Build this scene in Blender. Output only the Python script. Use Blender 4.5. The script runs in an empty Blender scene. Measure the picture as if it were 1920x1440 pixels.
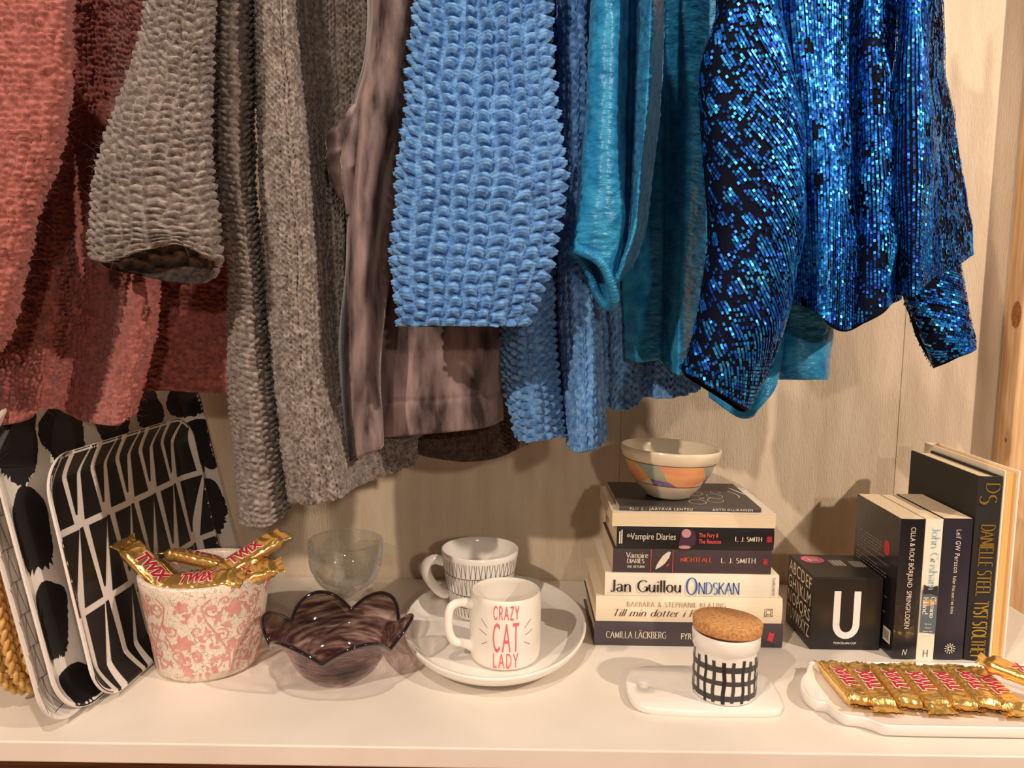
import bpy, bmesh, math, random
import numpy as np
from mathutils import Vector, Matrix, Quaternion

sc = bpy.context.scene
COL = sc.collection
# ------------------------------------------------------------------ camera, world, lights, exposure
FPX = 1478.0; PITCH = math.radians(6.3); ROLL = math.radians(0.86); CAMH = 0.40; CAMD = 0.662
cf = np.array([0, math.cos(PITCH), -math.sin(PITCH)]); cu0 = np.array([0, math.sin(PITCH), math.cos(PITCH)])
cr = math.cos(ROLL) * np.array([1., 0, 0]) + math.sin(ROLL) * cu0
cu = -math.sin(ROLL) * np.array([1., 0, 0]) + math.cos(ROLL) * cu0
CAM = np.array([0, -CAMD, CAMH])
camd = bpy.data.cameras.new('camera'); camd.sensor_width = 36; camd.lens = 36 * FPX / 1920; camd.clip_start = 0.02
cam = bpy.data.objects.new('camera', camd); COL.objects.link(cam)
cam.matrix_world = Matrix(((cr[0], cu[0], -cf[0], CAM[0]), (cr[1], cu[1], -cf[1], CAM[1]), (cr[2], cu[2], -cf[2], CAM[2]), (0, 0, 0, 1)))
sc.camera = cam

w = bpy.data.worlds.new('room_light'); sc.world = w; w.use_nodes = True
w.node_tree.nodes['Background'].inputs[0].default_value = (1.0, 0.84, 0.70, 1); w.node_tree.nodes['Background'].inputs[1].default_value = 0.07

def spot(name, loc, target, power, col, size, angle=70, blend=0.35):
    l = bpy.data.lights.new(name, 'SPOT'); l.energy = power; l.color = col; l.shadow_soft_size = size
    l.spot_size = math.radians(angle); l.spot_blend = blend
    o = bpy.data.objects.new(name, l); COL.objects.link(o); o.location = loc
    o.rotation_euler = (Vector(target) - Vector(loc)).to_track_quat('-Z', 'Y').to_euler()
    return o
WARM = (1.0, 0.825, 0.67)
spot('spot_lamp_right', (1.47, -0.72, 1.32), (0.25, 0.2, 0.2), 68, WARM, 0.018)
spot('spot_lamp_front', (-0.85, -1.45, 1.35), (-0.1, 0.2, 0.3), 64, WARM, 0.022)
spot('spot_lamp_overhead', (-0.25, -0.62, 1.9), (-0.1, 0.12, 0.1), 32, WARM, 0.02)
spot('fill_spot_far', (0.55, -2.7, 1.05), (0.0, 0.3, 0.2), 38, WARM, 0.05, 50)  # added fill that lifts the wall below the hems

vs = sc.view_settings
vs.view_transform = 'Standard'; vs.look = 'None'; vs.gamma = 1.0; vs.use_curve_mapping = False; vs.exposure = 0.56
sc.cycles.transparent_max_bounces = 24

# ------------------------------------------------------------------ helpers
def ray(u, v): return cf + (u - 960) / FPX * cr - (v - 720) / FPX * cu
def at(u, v, y):                     # the point at depth y seen along a sight line
    k = ray(u, v); return CAM + k * ((y + CAMD) / k[1])
def on(u, v, z=0.0):                 # the point at height z seen along a sight line
    k = ray(u, v); return CAM + k * ((z - CAMH) / k[2])

RNG = np.random.default_rng(7); random.seed(7)
def link(o, parent=None):
    COL.objects.link(o)
    if parent is not None: o.parent = parent
    return o
def mesh_np(name, V, F):
    V = np.asarray(V, dtype=np.float32).reshape(-1, 3); me = bpy.data.meshes.new(name)
    if isinstance(F, np.ndarray):
        n, k = F.shape
        me.vertices.add(len(V)); me.vertices.foreach_set('co', V.ravel())
        me.loops.add(n * k); me.loops.foreach_set('vertex_index', F.astype(np.int32).ravel())
        me.polygons.add(n); me.polygons.foreach_set('loop_start', np.arange(0, n * k, k, dtype=np.int32))
        me.update(calc_edges=True)
    else:
        me.from_pydata(V.tolist(), [], F); me.update()
    return me
def mk(name, V, F, mat, parent=None, smooth=True, kind=None):
    me = mesh_np(name, V, F); me.materials.append(mat)
    me.polygons.foreach_set('use_smooth', np.full(len(me.polygons), smooth))
    o = bpy.data.objects.new(name, me); link(o, parent)
    if kind: o['kind'] = kind
    return o
def bmk(name, bm, mat, parent=None, smooth=False):
    me = bpy.data.meshes.new(name); bm.to_mesh(me); bm.free(); me.materials.append(mat)
    me.polygons.foreach_set('use_smooth', np.full(len(me.polygons), smooth))
    o = bpy.data.objects.new(name, me); return link(o, parent)
def thing(name, label, cat, loc=(0, 0, 0), rot=(0, 0, 0), group=None):
    o = bpy.data.objects.new(name, None); o.empty_display_size = 0.02; link(o); o.location = Vector(loc); o.rotation_euler = rot
    return tag(o, label, cat, group)
def tag(o, label, cat, group=None):
    o['label'] = label; o['category'] = cat
    if group: o['group'] = group
    return o
def struct(o): o['kind'] = 'structure'; return o
def box(bm, lo, hi, bev=0.0, seg=2):
    r = bmesh.ops.create_cube(bm, size=1)
    for v in r['verts']:
        v.co = Vector([lo[i] + (v.co[i] + .5) * (hi[i] - lo[i]) for i in range(3)])
    if bev:
        es = list({e for v in r['verts'] for e in v.link_edges})
        bmesh.ops.bevel(bm, geom=es, offset=bev, segments=seg, affect='EDGES', profile=.5)
def boxobj(name, lo, hi, mat, parent=None, bev=0.0, seg=2):
    bm = bmesh.new(); box(bm, lo, hi, bev, seg); return bmk(name, bm, mat, parent, smooth=False)

# value noise on numpy arrays
def vnoise(x, y, seed=0):
    r = np.random.default_rng(seed).random((256, 256))
    xi = np.floor(x).astype(int); yi = np.floor(y).astype(int); fx = x - xi; fy = y - yi
    fx = fx * fx * (3 - 2 * fx); fy = fy * fy * (3 - 2 * fy)
    g = lambda a, b: r[a & 255, b & 255]
    return (g(xi, yi) * (1 - fx) + g(xi + 1, yi) * fx) * (1 - fy) + (g(xi, yi + 1) * (1 - fx) + g(xi + 1, yi + 1) * fx) * fy
def hashn(a, b, seed=0):
    r = np.random.default_rng(seed + 99).random((256, 256)); return r[a.astype(int) & 255, b.astype(int) & 255]

# ------------------------------------------------------------------ materials
def nodes(m): return m.node_tree.nodes, m.node_tree.links
def mat(name, col, rough=.5, metal=0., col2=None, nscale=20., ndetail=4., ramp=(.35, .65), stretch=(1, 1, 1), bump=None, bstretch=None,
        sheen=0., sheen_rough=.4, coat=0., spec=.5, attr=None, sss=0.):
    m = bpy.data.materials.new(name); m.use_nodes = True; N, L = nodes(m); b = N['Principled BSDF']
    b.inputs['Base Color'].default_value = (*col, 1); b.inputs['Roughness'].default_value = rough; b.inputs['Metallic'].default_value = metal
    b.inputs['Specular IOR Level'].default_value = spec
    b.inputs['Sheen Weight'].default_value = sheen; b.inputs['Sheen Roughness'].default_value = sheen_rough; b.inputs['Coat Weight'].default_value = coat
    if sss: b.inputs['Subsurface Weight'].default_value = sss; b.inputs['Subsurface Radius'].default_value = (.004, .002, .001)
    tc = N.new('ShaderNodeTexCoord')
    def mapped(st):
        mp = N.new('ShaderNodeMapping'); mp.inputs['Scale'].default_value = st; L.new(tc.outputs['Object'], mp.inputs['Vector']); return mp.outputs[0]
    if col2 is not None:
        nz = N.new('ShaderNodeTexNoise'); nz.inputs['Scale'].default_value = nscale; nz.inputs['Detail'].default_value = ndetail
        L.new(mapped(stretch), nz.inputs['Vector'])
        rp = N.new('ShaderNodeValToRGB'); rp.color_ramp.elements[0].position = ramp[0]; rp.color_ramp.elements[1].position = ramp[1]
        rp.color_ramp.elements[0].color = (*col, 1); rp.color_ramp.elements[1].color = (*col2, 1)
        L.new(nz.outputs['Fac'], rp.inputs[0]); L.new(rp.outputs[0], b.inputs['Base Color'])
    if bump:
        bs, st, dist = bump
        nb = N.new('ShaderNodeTexNoise'); nb.inputs['Scale'].default_value = bs; nb.inputs['Detail'].default_value = 3
        L.new(mapped(bstretch or (1, 1, 1)), nb.inputs['Vector'])
        bp = N.new('ShaderNodeBump'); bp.inputs['Strength'].default_value = st; bp.inputs['Distance'].default_value = dist
        L.new(nb.outputs['Fac'], bp.inputs['Height']); L.new(bp.outputs[0], b.inputs['Normal'])
    return m
def S(r, g, b):                                    # sRGB bytes to linear
    return tuple(((c / 255) / 12.92 if c / 255 <= .04045 else ((c / 255 + .055) / 1.055) ** 2.4) for c in (r, g, b))
def glassy(name, col, col2=None, refl=.9, wave=None, milk=0.):
    """thin coloured glass: tinted see-through body with a clear gloss that grows towards grazing angles"""
    m = bpy.data.materials.new(name); m.use_nodes = True; N, L = nodes(m); N.remove(N['Principled BSDF'])
    tr = N.new('ShaderNodeBsdfTransparent'); tr.inputs[0].default_value = (*col, 1)
    gl = N.new('ShaderNodeBsdfGlossy'); gl.inputs['Roughness'].default_value = .04; gl.inputs[0].default_value = (refl, refl, refl, 1)
    lw = N.new('ShaderNodeLayerWeight'); lw.inputs[0].default_value = .5
    pw = N.new('ShaderNodeMath'); pw.operation = 'POWER'; pw.inputs[1].default_value = 4.0; L.new(lw.outputs['Facing'], pw.inputs[0])
    fr = N.new('ShaderNodeMath'); fr.operation = 'MULTIPLY_ADD'; fr.inputs[1].default_value = .8; fr.inputs[2].default_value = .05; L.new(pw.outputs[0], fr.inputs[0])
    mx = N.new('ShaderNodeMixShader'); L.new(fr.outputs[0], mx.inputs[0]); L.new(tr.outputs[0], mx.inputs[1]); L.new(gl.outputs[0], mx.inputs[2])
    L.new(mx.outputs[0], N['Material Output'].inputs[0])
    if milk:                                            # faint scatter of pressed glass; white towards the edges imitates refracted brightness
        df = N.new('ShaderNodeBsdfDiffuse'); df.inputs[0].default_value = (.9, .9, .86, 1); tl_ = N.new('ShaderNodeBsdfTranslucent'); tl_.inputs[0].default_value = (.9, .9, .86, 1)
        m1 = N.new('ShaderNodeMixShader'); L.new(df.outputs[0], m1.inputs[1]); L.new(tl_.outputs[0], m1.inputs[2]); m2 = N.new('ShaderNodeMixShader'); ed = N.new('ShaderNodeMath'); ed.operation = 'MULTIPLY_ADD'; ed.inputs[1].default_value = milk * 4; ed.inputs[2].default_value = milk * .35; p2 = N.new('ShaderNodeMath'); p2.operation = 'POWER'; p2.inputs[1].default_value = 3.0; L.new(lw.outputs['Facing'], p2.inputs[0]); L.new(p2.outputs[0], ed.inputs[0]); L.new(ed.outputs[0], m2.inputs[0])
        L.new(mx.outputs[0], m2.inputs[1]); L.new(m1.outputs[0], m2.inputs[2]); L.new(m2.outputs[0], N['Material Output'].inputs[0])
    if col2 is not None:
        tc = N.new('ShaderNodeTexCoord'); at_ = N.new('ShaderNodeAttribute'); at_.attribute_name = 'swirl'
        nz = N.new('ShaderNodeTexNoise'); nz.inputs['Scale'].default_value = wave; nz.inputs['Detail'].default_value = 2.5
        L.new(at_.outputs['Vector'], nz.inputs['Vector'])
        rp = N.new('ShaderNodeValToRGB'); rp.color_ramp.elements[0].position = .40; rp.color_ramp.elements[1].position = .62
        rp.color_ramp.elements[0].color = (*col, 1); rp.color_ramp.elements[1].color = (*col2, 1)
        L.new(nz.outputs['Fac'], rp.inputs[0]); L.new(rp.outputs[0], tr.inputs[0])
    return m

M = {}
M['shelf'] = mat('shelf_paint', S(236, 226, 214), .38, col2=S(228, 217, 204), nscale=9, bump=(420, .12, .0006), coat=.1)
M['wall'] = mat('wall_paint', S(228, 210, 186), .8, col2=S(204, 184, 158), nscale=14, ndetail=9, stretch=(3, 1, .5), ramp=(.3, .8), bump=(140, .7, .0016), bstretch=(5, 1, .9))
M['pine'] = mat('pine', S(226, 190, 146), .55, col2=S(200, 156, 110), nscale=16, stretch=(9, 9, .6), bump=(60, .15, .0006), bstretch=(6, 6, .4))
M['knot'] = mat('knot', S(170, 112, 62), .5, col2=S(130, 80, 44), nscale=220)
M['floor'] = mat('floor_wood', S(190, 140, 96), .5, col2=S(140, 96, 62), nscale=18, stretch=(.6, 10, 10), bump=(70, .2, .0006), bstretch=(.5, 8, 8))
def yarn(name, c1, c2, fuzz=.15):
    return mat(name, c1, .9, col2=c2, nscale=170, ndetail=5, bump=(1500, .6, .0012), bstretch=(1, 1, .5), sheen=fuzz, sheen_rough=.5, spec=.15)
M['rust'] = yarn('rust_mohair', S(178, 106, 97), S(138, 77, 70), .3)
M['grey'] = yarn('grey_wool', S(160, 149, 142), S(106, 95, 89))
M['brown'] = yarn('grey_wool_shaded', S(92, 76, 66), S(66, 52, 45))  # grey wool again, with the back panel's shade put into its colour
M['blue'] = yarn('blue_wool', S(124, 176, 228), S(74, 124, 188))
M['fuzz_rust'] = mat('fuzz_rust', S(164, 92, 82), .9, spec=.1); M['fuzz_grey'] = mat('fuzz_grey', S(150, 136, 126), .9, spec=.1)
M['velvet'] = mat('velvet', S(58, 46, 46), .55, col2=S(158, 136, 134), nscale=30, ndetail=10, stretch=(1.5, 1.5, .45), ramp=(.38, .64), sheen=.6, sheen_rough=.25, bump=(1300, .25, .0006), spec=.2)
M['lining'] = mat('lining', S(92, 94, 98), .5)
M['teal'] = mat('teal_satin', S(24, 112, 164), .34, col2=S(50, 150, 196), nscale=60, bump=(110, .62, .0024), bstretch=(1, 1, 2.8), sheen=.05, spec=.35)
M['sequin_base'] = mat('sequin_backing', S(5, 8, 30), .7, bump=(900, .3, .001), spec=.1)
M['white'] = mat('white_glaze', S(244, 238, 230), .16, coat=.4)
M['bone'] = mat('bone_china', S(246, 238, 226), .3, coat=.15)
M['cream'] = mat('cream_glaze', S(236, 220, 192), .2, coat=.3)
M['black'] = mat('black_print', S(24, 22, 24), .3)
M['traywhite'] = mat('tray_white', S(236, 228, 220), .22, coat=.3)
M['page'] = mat('paper', S(238, 218, 184), .8, col2=S(226, 204, 168), nscale=40, stretch=(.5, 1, 60), ramp=(.3, .7))
M['pink'] = mat('pink_print', S(226, 112, 120), .35)
M['rose'] = mat('rose_print', S(214, 140, 132), .4, col2=S(226, 164, 154), nscale=120)
M['cork'] = mat('cork', S(214, 160, 102), .85, col2=S(172, 116, 64), nscale=330, ndetail=6, ramp=(.38, .66), bump=(700, .5, .001))
M['gold'] = mat('gold_foil', S(252, 206, 122), .28, metal=.88, bump=(150, .3, .002))
M['redp'] = mat('red_print', S(206, 34, 48), .4); M['whitep'] = mat('white_print', S(246, 240, 234), .45)
M['wicker'] = mat('wicker', S(232, 190, 120), .6, col2=S(210, 160, 88), nscale=260, stretch=(1, 1, 1), bump=(600, .3, .0008))
def flat(name, r, g, b, rough=.45, **k):
    M[name] = mat(name, S(r, g, b), rough, **k); return M[name]

# ------------------------------------------------------------------ cloth: a smooth control net, resampled, with stitches raised on it
def crom(P, axis, n, closed=False):
    P = np.moveaxis(P, axis, 0); k = len(P)
    t = np.linspace(0, k if closed else k - 1, n, endpoint=not closed); i = np.minimum(np.floor(t).astype(int), (k - 1) if closed else (k - 2)); f = t - i
    g = (lambda j: P[j % k]) if closed else (lambda j: np.where((j < 0)[:, None, None], 2 * P[0] - P[1], np.where((j > k - 1)[:, None, None], 2 * P[-1] - P[-2], P[np.clip(j, 0, k - 1)])))
    f = f[:, None, None]; p0, p1, p2, p3 = g(i - 1), g(i), g(i + 1), g(i + 2)
    r = .5 * ((2 * p1) + (p2 - p0) * f + (2 * p0 - 5 * p1 + 4 * p2 - p3) * f ** 2 + (3 * p1 - p0 - 3 * p2 + p3) * f ** 3)
    return np.moveaxis(r, 0, axis)
def even(P, axis, res, closed=False, coarse=False):
    k = P.shape[axis]; Q = crom(P, axis, k * 24, closed); Q = np.moveaxis(Q, axis, 0)
    if closed: Q = np.concatenate([Q, Q[:1]])
    d = np.linalg.norm(np.diff(Q, axis=0), axis=2).mean(1); c = np.concatenate([[0], np.cumsum(d)]); L = c[-1]
    if coarse and closed:                               # the far side of a sleeve needs fewer points
        n1 = max(4, int(L * .56 / res)); n2 = max(4, int(L * .44 / (res * 2.5)))
        tgt = np.concatenate([np.linspace(-.03 * L, .53 * L, n1, endpoint=False), np.linspace(.53 * L, .97 * L, n2, endpoint=False)]) % L; tgt = np.sort(tgt)
    elif coarse:                                        # so does the stretch above the picture
        b0 = c[int(len(d) / (k - 1))] * .96; n1 = max(3, int(b0 / (res * 3))); n2 = max(4, int((L - b0) / res))
        tgt = np.concatenate([np.linspace(0, b0, n1, endpoint=False), np.linspace(b0, L, n2)])
    else: tgt = np.linspace(0, L, max(4, int(L / res) + 1), endpoint=not closed)
    j = np.clip(np.searchsorted(c, tgt, side='right') - 1, 0, len(d) - 1)
    f = ((tgt - c[j]) / np.maximum(d[j], 1e-9))[:, None, None]
    R = Q[j] * (1 - f) + Q[j + 1] * f
    return np.moveaxis(R, 0, axis), tgt, L
def cap(d): return np.sqrt(np.clip(1 - d * d, 0, 1))
def knit(s, t, kind, cw, rh, seed=0, wild=1.):
    j = .16 * cw * wild; s = s + j * 2 * (vnoise(s / cw * .7, t / rh * .5, seed) - .5) * 1.6; t = t + rh * .5 * wild * (vnoise(s / cw * .6 + 9, t / rh * .5, seed + 1) - .5)
    a = s / cw; ci = np.floor(a); x = a - ci - .5; b = t / rh
    h = np.zeros_like(x)
    if kind == 'rib':                                   # knit columns of V's, every fourth column a recessed purl column
        b2 = -b; ri = np.floor(b2); y = b2 - ri
        for k in (-1, 0, 1):
            yy = y - k; q = np.clip((yy + .1) / 1.15, 0, 1); dx = (np.abs(x) - (.07 + .28 * q)) / .20
            h = np.maximum(h, cap(dx) * cap((yy - .45) / .82) * (.85 + .3 * hashn(ci, ri + k, seed)))
        purl = (np.mod(ci, 2) == 1) if cw > .0075 else (np.mod(ci, 4) == 3)
        h = np.where(purl, h * .5 - .35, h)
    elif kind == 'v':
        b2 = -b; ri = np.floor(b2); y = b2 - ri
        for k in (-1, 0, 1):
            yy = y - k; q = np.clip((yy + .1) / 1.15, 0, 1); dx = (np.abs(x) - (.07 + .28 * q)) / .21
            h = np.maximum(h, cap(dx) * cap((yy - .45) / .82) * (.8 + .4 * hashn(ci, ri + k, seed)))
    elif kind in ('moss', 'garter'):                                # proud knots of three strands in columns, small sunken strands between them
        y0 = b + .45 * (hashn(ci, ci * 0 + 7, seed) - .5) + .5 * np.mod(ci, 2) * (np.mod(ci, 3) == 1); ri = np.floor(y0); y = y0 - ri
        for k in (-1, 0, 1):
            yy = y - k; jit = hashn(ci, ri + k, seed); jx = x - .10 * (hashn(ci, ri + k, seed + 3) - .5); ax = np.abs(jx)
            env = cap(jx / (.37 if kind == 'moss' else .50)); lo_ = 1. if kind == 'moss' else 1.9
            top = cap((yy - .30 - 1.1 * ax * ax) / .19); mid = cap((yy - .52 - 1.9 * ax * ax) / .16) * .93; low = cap((yy - .70 - .55 * ax) / .13) * .70
            leg = cap((ax - .13 - .30 * (yy - .30)) / .085) * cap((yy - .38) / .40) * .86
            hh = np.maximum(np.maximum(top, mid), np.maximum(low, leg)) * env
            core = .42 * cap((yy - .48) / .46) * env
            h = np.maximum(h, (.80 * hh + core * .55) * (.82 + .36 * jit))
            for sx in (-.5, .5):
                dx = x - sx
                for yc, a_ in ((.12, .20), (.40, .26), (.66, .22), (.90, .18)):
                    h = np.maximum(h, lo_ * a_ * cap((yy - yc - .5 * dx * np.sign(sx)) / .13) * cap(dx / .22))
    else:                                               # purl: rows of little arches, irregular
        ri = np.floor(b); y = b - ri
        for k in (-1, 0, 1):
            yy = y - k; jit = hashn(ci, ri + k, seed); yc = .45 + 1.6 * x * x + .3 * (jit - .5)
            h = np.maximum(h, cap((yy - yc) / .44) * np.cos(np.pi * np.clip(x, -.5, .5)) ** .9 * (.55 + .8 * jit))
    return h
def cloth(name, rows, mtl, parent, res=.0012, kind=None, cw=.006, rh=.005, amp=.002, closed=False, rim=.004, seed=0, wob=(0, .05), extra=None, wild=1., ret=False):
    G = np.array([[at(*p) for p in r] for r in rows])
    A, sc_, W = even(G, 1, res, closed, closed and bool(kind)); B, tc_, Hh = even(A, 0, res, False, bool(kind) and rows[0][0][1] < -100)
    s, t = np.meshgrid(sc_, tc_)
    du = np.gradient(B, axis=1) if not closed else (np.roll(B, -1, 1) - np.roll(B, 1, 1)) / 2
    dv = np.gradient(B, axis=0); N = np.cross(du, dv); N /= np.linalg.norm(N, axis=2, keepdims=True) + 1e-12
    if closed: flip = ((B - B.mean(1, keepdims=True)) * N).sum() < 0
    else: flip = ((B - CAM) * N).sum() > 0
    if flip: N = -N
    h = np.zeros_like(s)
    if wob[0]: h += wob[0] * (vnoise(s / wob[1] + seed, t / wob[1], seed + 5) - .5) * 2
    if kind: h += amp * (knit(s, t, kind, cw, rh, seed, wild) - .5)
    if extra is not None: h += extra(s, t, W, Hh)
    P = B + N * h[..., None]
    nr, nc = s.shape; idx = np.arange(nr * nc).reshape(nr, nc)
    if closed: j2 = np.roll(idx, -1, 1); q = np.stack([idx[:-1], idx[1:], j2[1:], j2[:-1]], -1).reshape(-1, 4)
    else: q = np.stack([idx[:-1, :-1], idx[1:, :-1], idx[1:, 1:], idx[:-1, 1:]], -1).reshape(-1, 4)
    V = P.reshape(-1, 3); F = [q]; n0 = len(V); Vs = [V]
    if rim:                                             # the turned-in edge that gives the fabric its thickness
        loops = [idx[-1]] + ([] if closed else [idx[:, 0], idx[:, -1]])
        for lp in loops:
            k = len(lp); prev = lp
            for off, sh in ((.45, .35), (1., .0)):
                Vn = V[lp] - N.reshape(-1, 3)[lp] * rim * off; Vs.append(Vn); new = np.arange(n0, n0 + k); n0 += k
                m = k if closed else k - 1; a = np.arange(m); b_ = (a + 1) % k
                F.append(np.stack([prev[a], new[a], new[b_], prev[b_]], -1)); prev = new
    o = mk(name, np.concatenate(Vs), np.concatenate(F), mtl, parent)
    if ret: return o, P, N, s, t
    return o
def fuzz(P, N, mtl, parent, n, ln=.006, seed=1, r=.00007):
    g = np.random.default_rng(seed); p = P.reshape(-1, 3); nn = N.reshape(-1, 3); i = g.integers(0, len(p), n)
    a = p[i]; d = nn[i] + .8 * g.normal(size=(n, 3)); d /= np.linalg.norm(d, axis=1, keepdims=True); L = ln * (.4 + g.random((n, 1)) * .9)
    e = g.normal(size=(n, 3)); e /= np.linalg.norm(e, axis=1, keepdims=True)
    pts = [a, a + d * L * .4 + e * L * .1, a + d * L * .75 + e * L * .4, a + d * L * .8 + e * L * .9]
    x = np.cross(d, e); x /= np.linalg.norm(x, axis=1, keepdims=True) + 1e-9; y = np.cross(d, x)
    V = []; 
    for k, q in enumerate(pts):
        for an in (0, 2.094, 4.189): V.append(q + (x * math.cos(an) + y * math.sin(an)) * r * (1 - .2 * k))
    V = np.stack(V, 1); base = np.arange(n)[:, None] * 12; F = []
    for k in range(3):
        for m in range(3): F.append(base + np.array([k * 3 + m, k * 3 + (m + 1) % 3, k * 3 + 3 + (m + 1) % 3, k * 3 + 3 + m]))
    mk('fuzz', V.reshape(-1, 3), np.concatenate(F), mtl, parent, kind='stuff')

# ------------------------------------------------------------------ lettering
_tcache = {}
def font_text(s, size=1.0, bold=0.0, shear=0.0, spacing=1.0, xs=1.0, align='LEFT'):
    cu_ = bpy.data.curves.new('t', 'FONT'); cu_.body = s; cu_.size = 1; cu_.offset = bold; cu_.shear = shear; cu_.space_character = spacing; cu_.resolution_u = 3
    ob = bpy.data.objects.new('t', cu_); COL.objects.link(ob); dg = bpy.context.evaluated_depsgraph_get(); me = ob.evaluated_get(dg).to_mesh()
    V = np.array([v.co[:2] for v in me.vertices]).reshape(-1, 2); F = [tuple(p.vertices) for p in me.polygons]
    ob.evaluated_get(dg).to_mesh_clear(); bpy.data.objects.remove(ob); bpy.data.curves.remove(cu_)
    V = V * size * np.array([xs, 1]) / .69                     # size = cap height
    return fix(V, align), F
def fix(V, align):
    if len(V):
        V = V.copy(); lo, hi = V[:, 0].min(), V[:, 0].max()
        V[:, 0] -= {'LEFT': lo, 'CENTER': (lo + hi) / 2, 'RIGHT': hi}[align]
    return V
def arc(cx, cy, rx, ry, a0, a1, n=9):
    return [(cx + rx * math.cos(math.radians(a0 + (a1 - a0) * i / n)), cy + ry * math.sin(math.radians(a0 + (a1 - a0) * i / n))) for i in range(n + 1)]
def glyphs():
    G = {}
    G['A'] = (.72, [[(0, 0), (.36, 1), (.72, 0)], [(.14, .36), (.58, .36)]])
    G['B'] = (.56, [[(.06, 0), (.06, 1)], [(.06, 1)] + arc(.26, .76, .24, .24, 90, -90) + [(.06, .52)], [(.06, .52)] + arc(.28, .26, .28, .26, 90, -90) + [(.06, 0)]])
    G['C'] = (.68, [arc(.40, .5, .38, .5, 45, 315, 16)])
    G['D'] = (.68, [[(.06, 0), (.06, 1)], [(.06, 1)] + arc(.24, .5, .42, .5, 90, -90, 12) + [(.06, 0)]])
    G['E'] = (.52, [[(.06, 0), (.06, 1)], [(.06, 1), (.5, 1)], [(.06, .52), (.42, .52)], [(.06, 0), (.52, 0)]])
    G['F'] = (.5, [[(.06, 0), (.06, 1)], [(.06, 1), (.5, 1)], [(.06, .52), (.42, .52)]])
    G['G'] = (.72, [arc(.40, .5, .38, .5, 45, 340, 16), [(.70, 0.05), (.70, .42), (.48, .42)]])
    G['H'] = (.68, [[(.06, 0), (.06, 1)], [(.62, 0), (.62, 1)], [(.06, .52), (.62, .52)]])
    G['I'] = (.14, [[(.07, 0), (.07, 1)]])
    G['J'] = (.34, [[(.26, 1), (.26, .16)] + arc(.12, .16, .14, .18, 0, -150, 6)])
    G['K'] = (.62, [[(.06, 0), (.06, 1)], [(.58, 1), (.08, .46)], [(.22, .6), (.62, 0)]])
    G['L'] = (.5, [[(.06, 1), (.06, 0)], [(.06, 0), (.5, 0)]])
    G['M'] = (.84, [[(.06, 0), (.10, 1)], [(.10, 1), (.42, .06)], [(.42, .06), (.74, 1)], [(.74, 1), (.78, 0)]])
    G['N'] = (.70, [[(.06, 0), (.06, 1)], [(.06, 1), (.64, 0)], [(.64, 0), (.64, 1)]])
    G['O'] = (.80, [arc(.40, .5, .39, .5, 0, 360, 22)])
    G['P'] = (.54, [[(.06, 0), (.06, 1)], [(.06, 1)] + arc(.26, .74, .26, .26, 90, -90) + [(.06, .48)]])
    G['Q'] = (.80, [arc(.40, .5, .39, .5, 0, 360, 22), [(.46, .22), (.76, -.1)]])
    G['R'] = (.60, [[(.06, 0), (.06, 1)], [(.06, 1)] + arc(.26, .74, .26, .26, 90, -90) + [(.06, .48)], [(.26, .48), (.60, 0)]])
    G['S'] = (.50, [arc(.26, .76, .21, .24, 40, 270, 10) + arc(.25, .25, .23, .27, 90, -140, 10)])
    G['T'] = (.60, [[(.30, 0), (.30, 1)], [(0, 1), (.60, 1)]])
    G['U'] = (.66, [[(.06, 1), (.06, .34)] + arc(.33, .34, .27, .34, 180, 360, 12) + [(.60, 1)]])
    G['V'] = (.68, [[(0, 1), (.34, 0), (.68, 1)]])
    G['W'] = (.96, [[(0, 1), (.24, 0), (.48, .9), (.72, 0), (.96, 1)]])
    G['X'] = (.62, [[(0, 0), (.62, 1)], [(0, 1), (.62, 0)]])
    G['Y'] = (.62, [[(0, 1), (.31, .46), (.62, 1)], [(.31, .46), (.31, 0)]])
    G['Z'] = (.56, [[(.02, 1), (.54, 1), (.02, 0), (.56, 0)]])
    G['a'] = (.46, [arc(.20, .46, .18, .18, 150, 0, 8) + [(.38, .1), (.46, .02)], arc(.19, .17, .17, .17, 60, 350, 12)])
    G['b'] = (.48, [[(.05, 1), (.05, .02)], arc(.25, .31, .20, .31, 170, -170, 14)])
    G['c'] = (.42, [arc(.24, .32, .21, .32, 50, 315, 12)])
    G['d'] = (.50, [[(.44, 1), (.44, .02)], arc(.24, .31, .20, .31, 10, 350, 14)])
    G['e'] = (.44, [[(.04, .36), (.42, .36)] + arc(.23, .36, .19, .27, 0, 180, 9) + arc(.24, .32, .21, .32, 180, 315, 8)])
    G['f'] = (.30, [arc(.26, .84, .12, .16, 60, 180, 6) + [(.14, 0)], [(.02, .62), (.30, .62)]])
    G['g'] = (.48, [arc(.24, .34, .19, .28, 0, 360, 14), [(.43, .6), (.43, -.1)] + arc(.24, -.12, .19, .2, 0, -150, 8)])
    G['h'] = (.50, [[(.05, 1), (.05, 0)], arc(.25, .40, .18, .22, 170, 0, 8) + [(.43, 0)]])
    G['i'] = (.14, [[(.07, .62), (.07, 0)], [(.07, .84), (.07, .92)]])
    G['j'] = (.18, [[(.12, .62), (.12, -.12)] + arc(.0, -.12, .12, .14, 0, -100, 5), [(.12, .84), (.12, .92)]])
    G['k'] = (.48, [[(.05, 1), (.05, 0)], [(.42, .62), (.06, .28)], [(.16, .38), (.46, 0)]])
    G['l'] = (.12, [[(.06, 1), (.06, 0)]])
    G['m'] = (.80, [[(.05, .62), (.05, 0)], arc(.22, .42, .17, .2, 170, 0, 7) + [(.39, 0)], arc(.56, .42, .17, .2, 170, 0, 7) + [(.73, 0)]])
    G['n'] = (.50, [[(.05, .62), (.05, 0)], arc(.25, .40, .18, .22, 170, 0, 8) + [(.43, 0)]])
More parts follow.
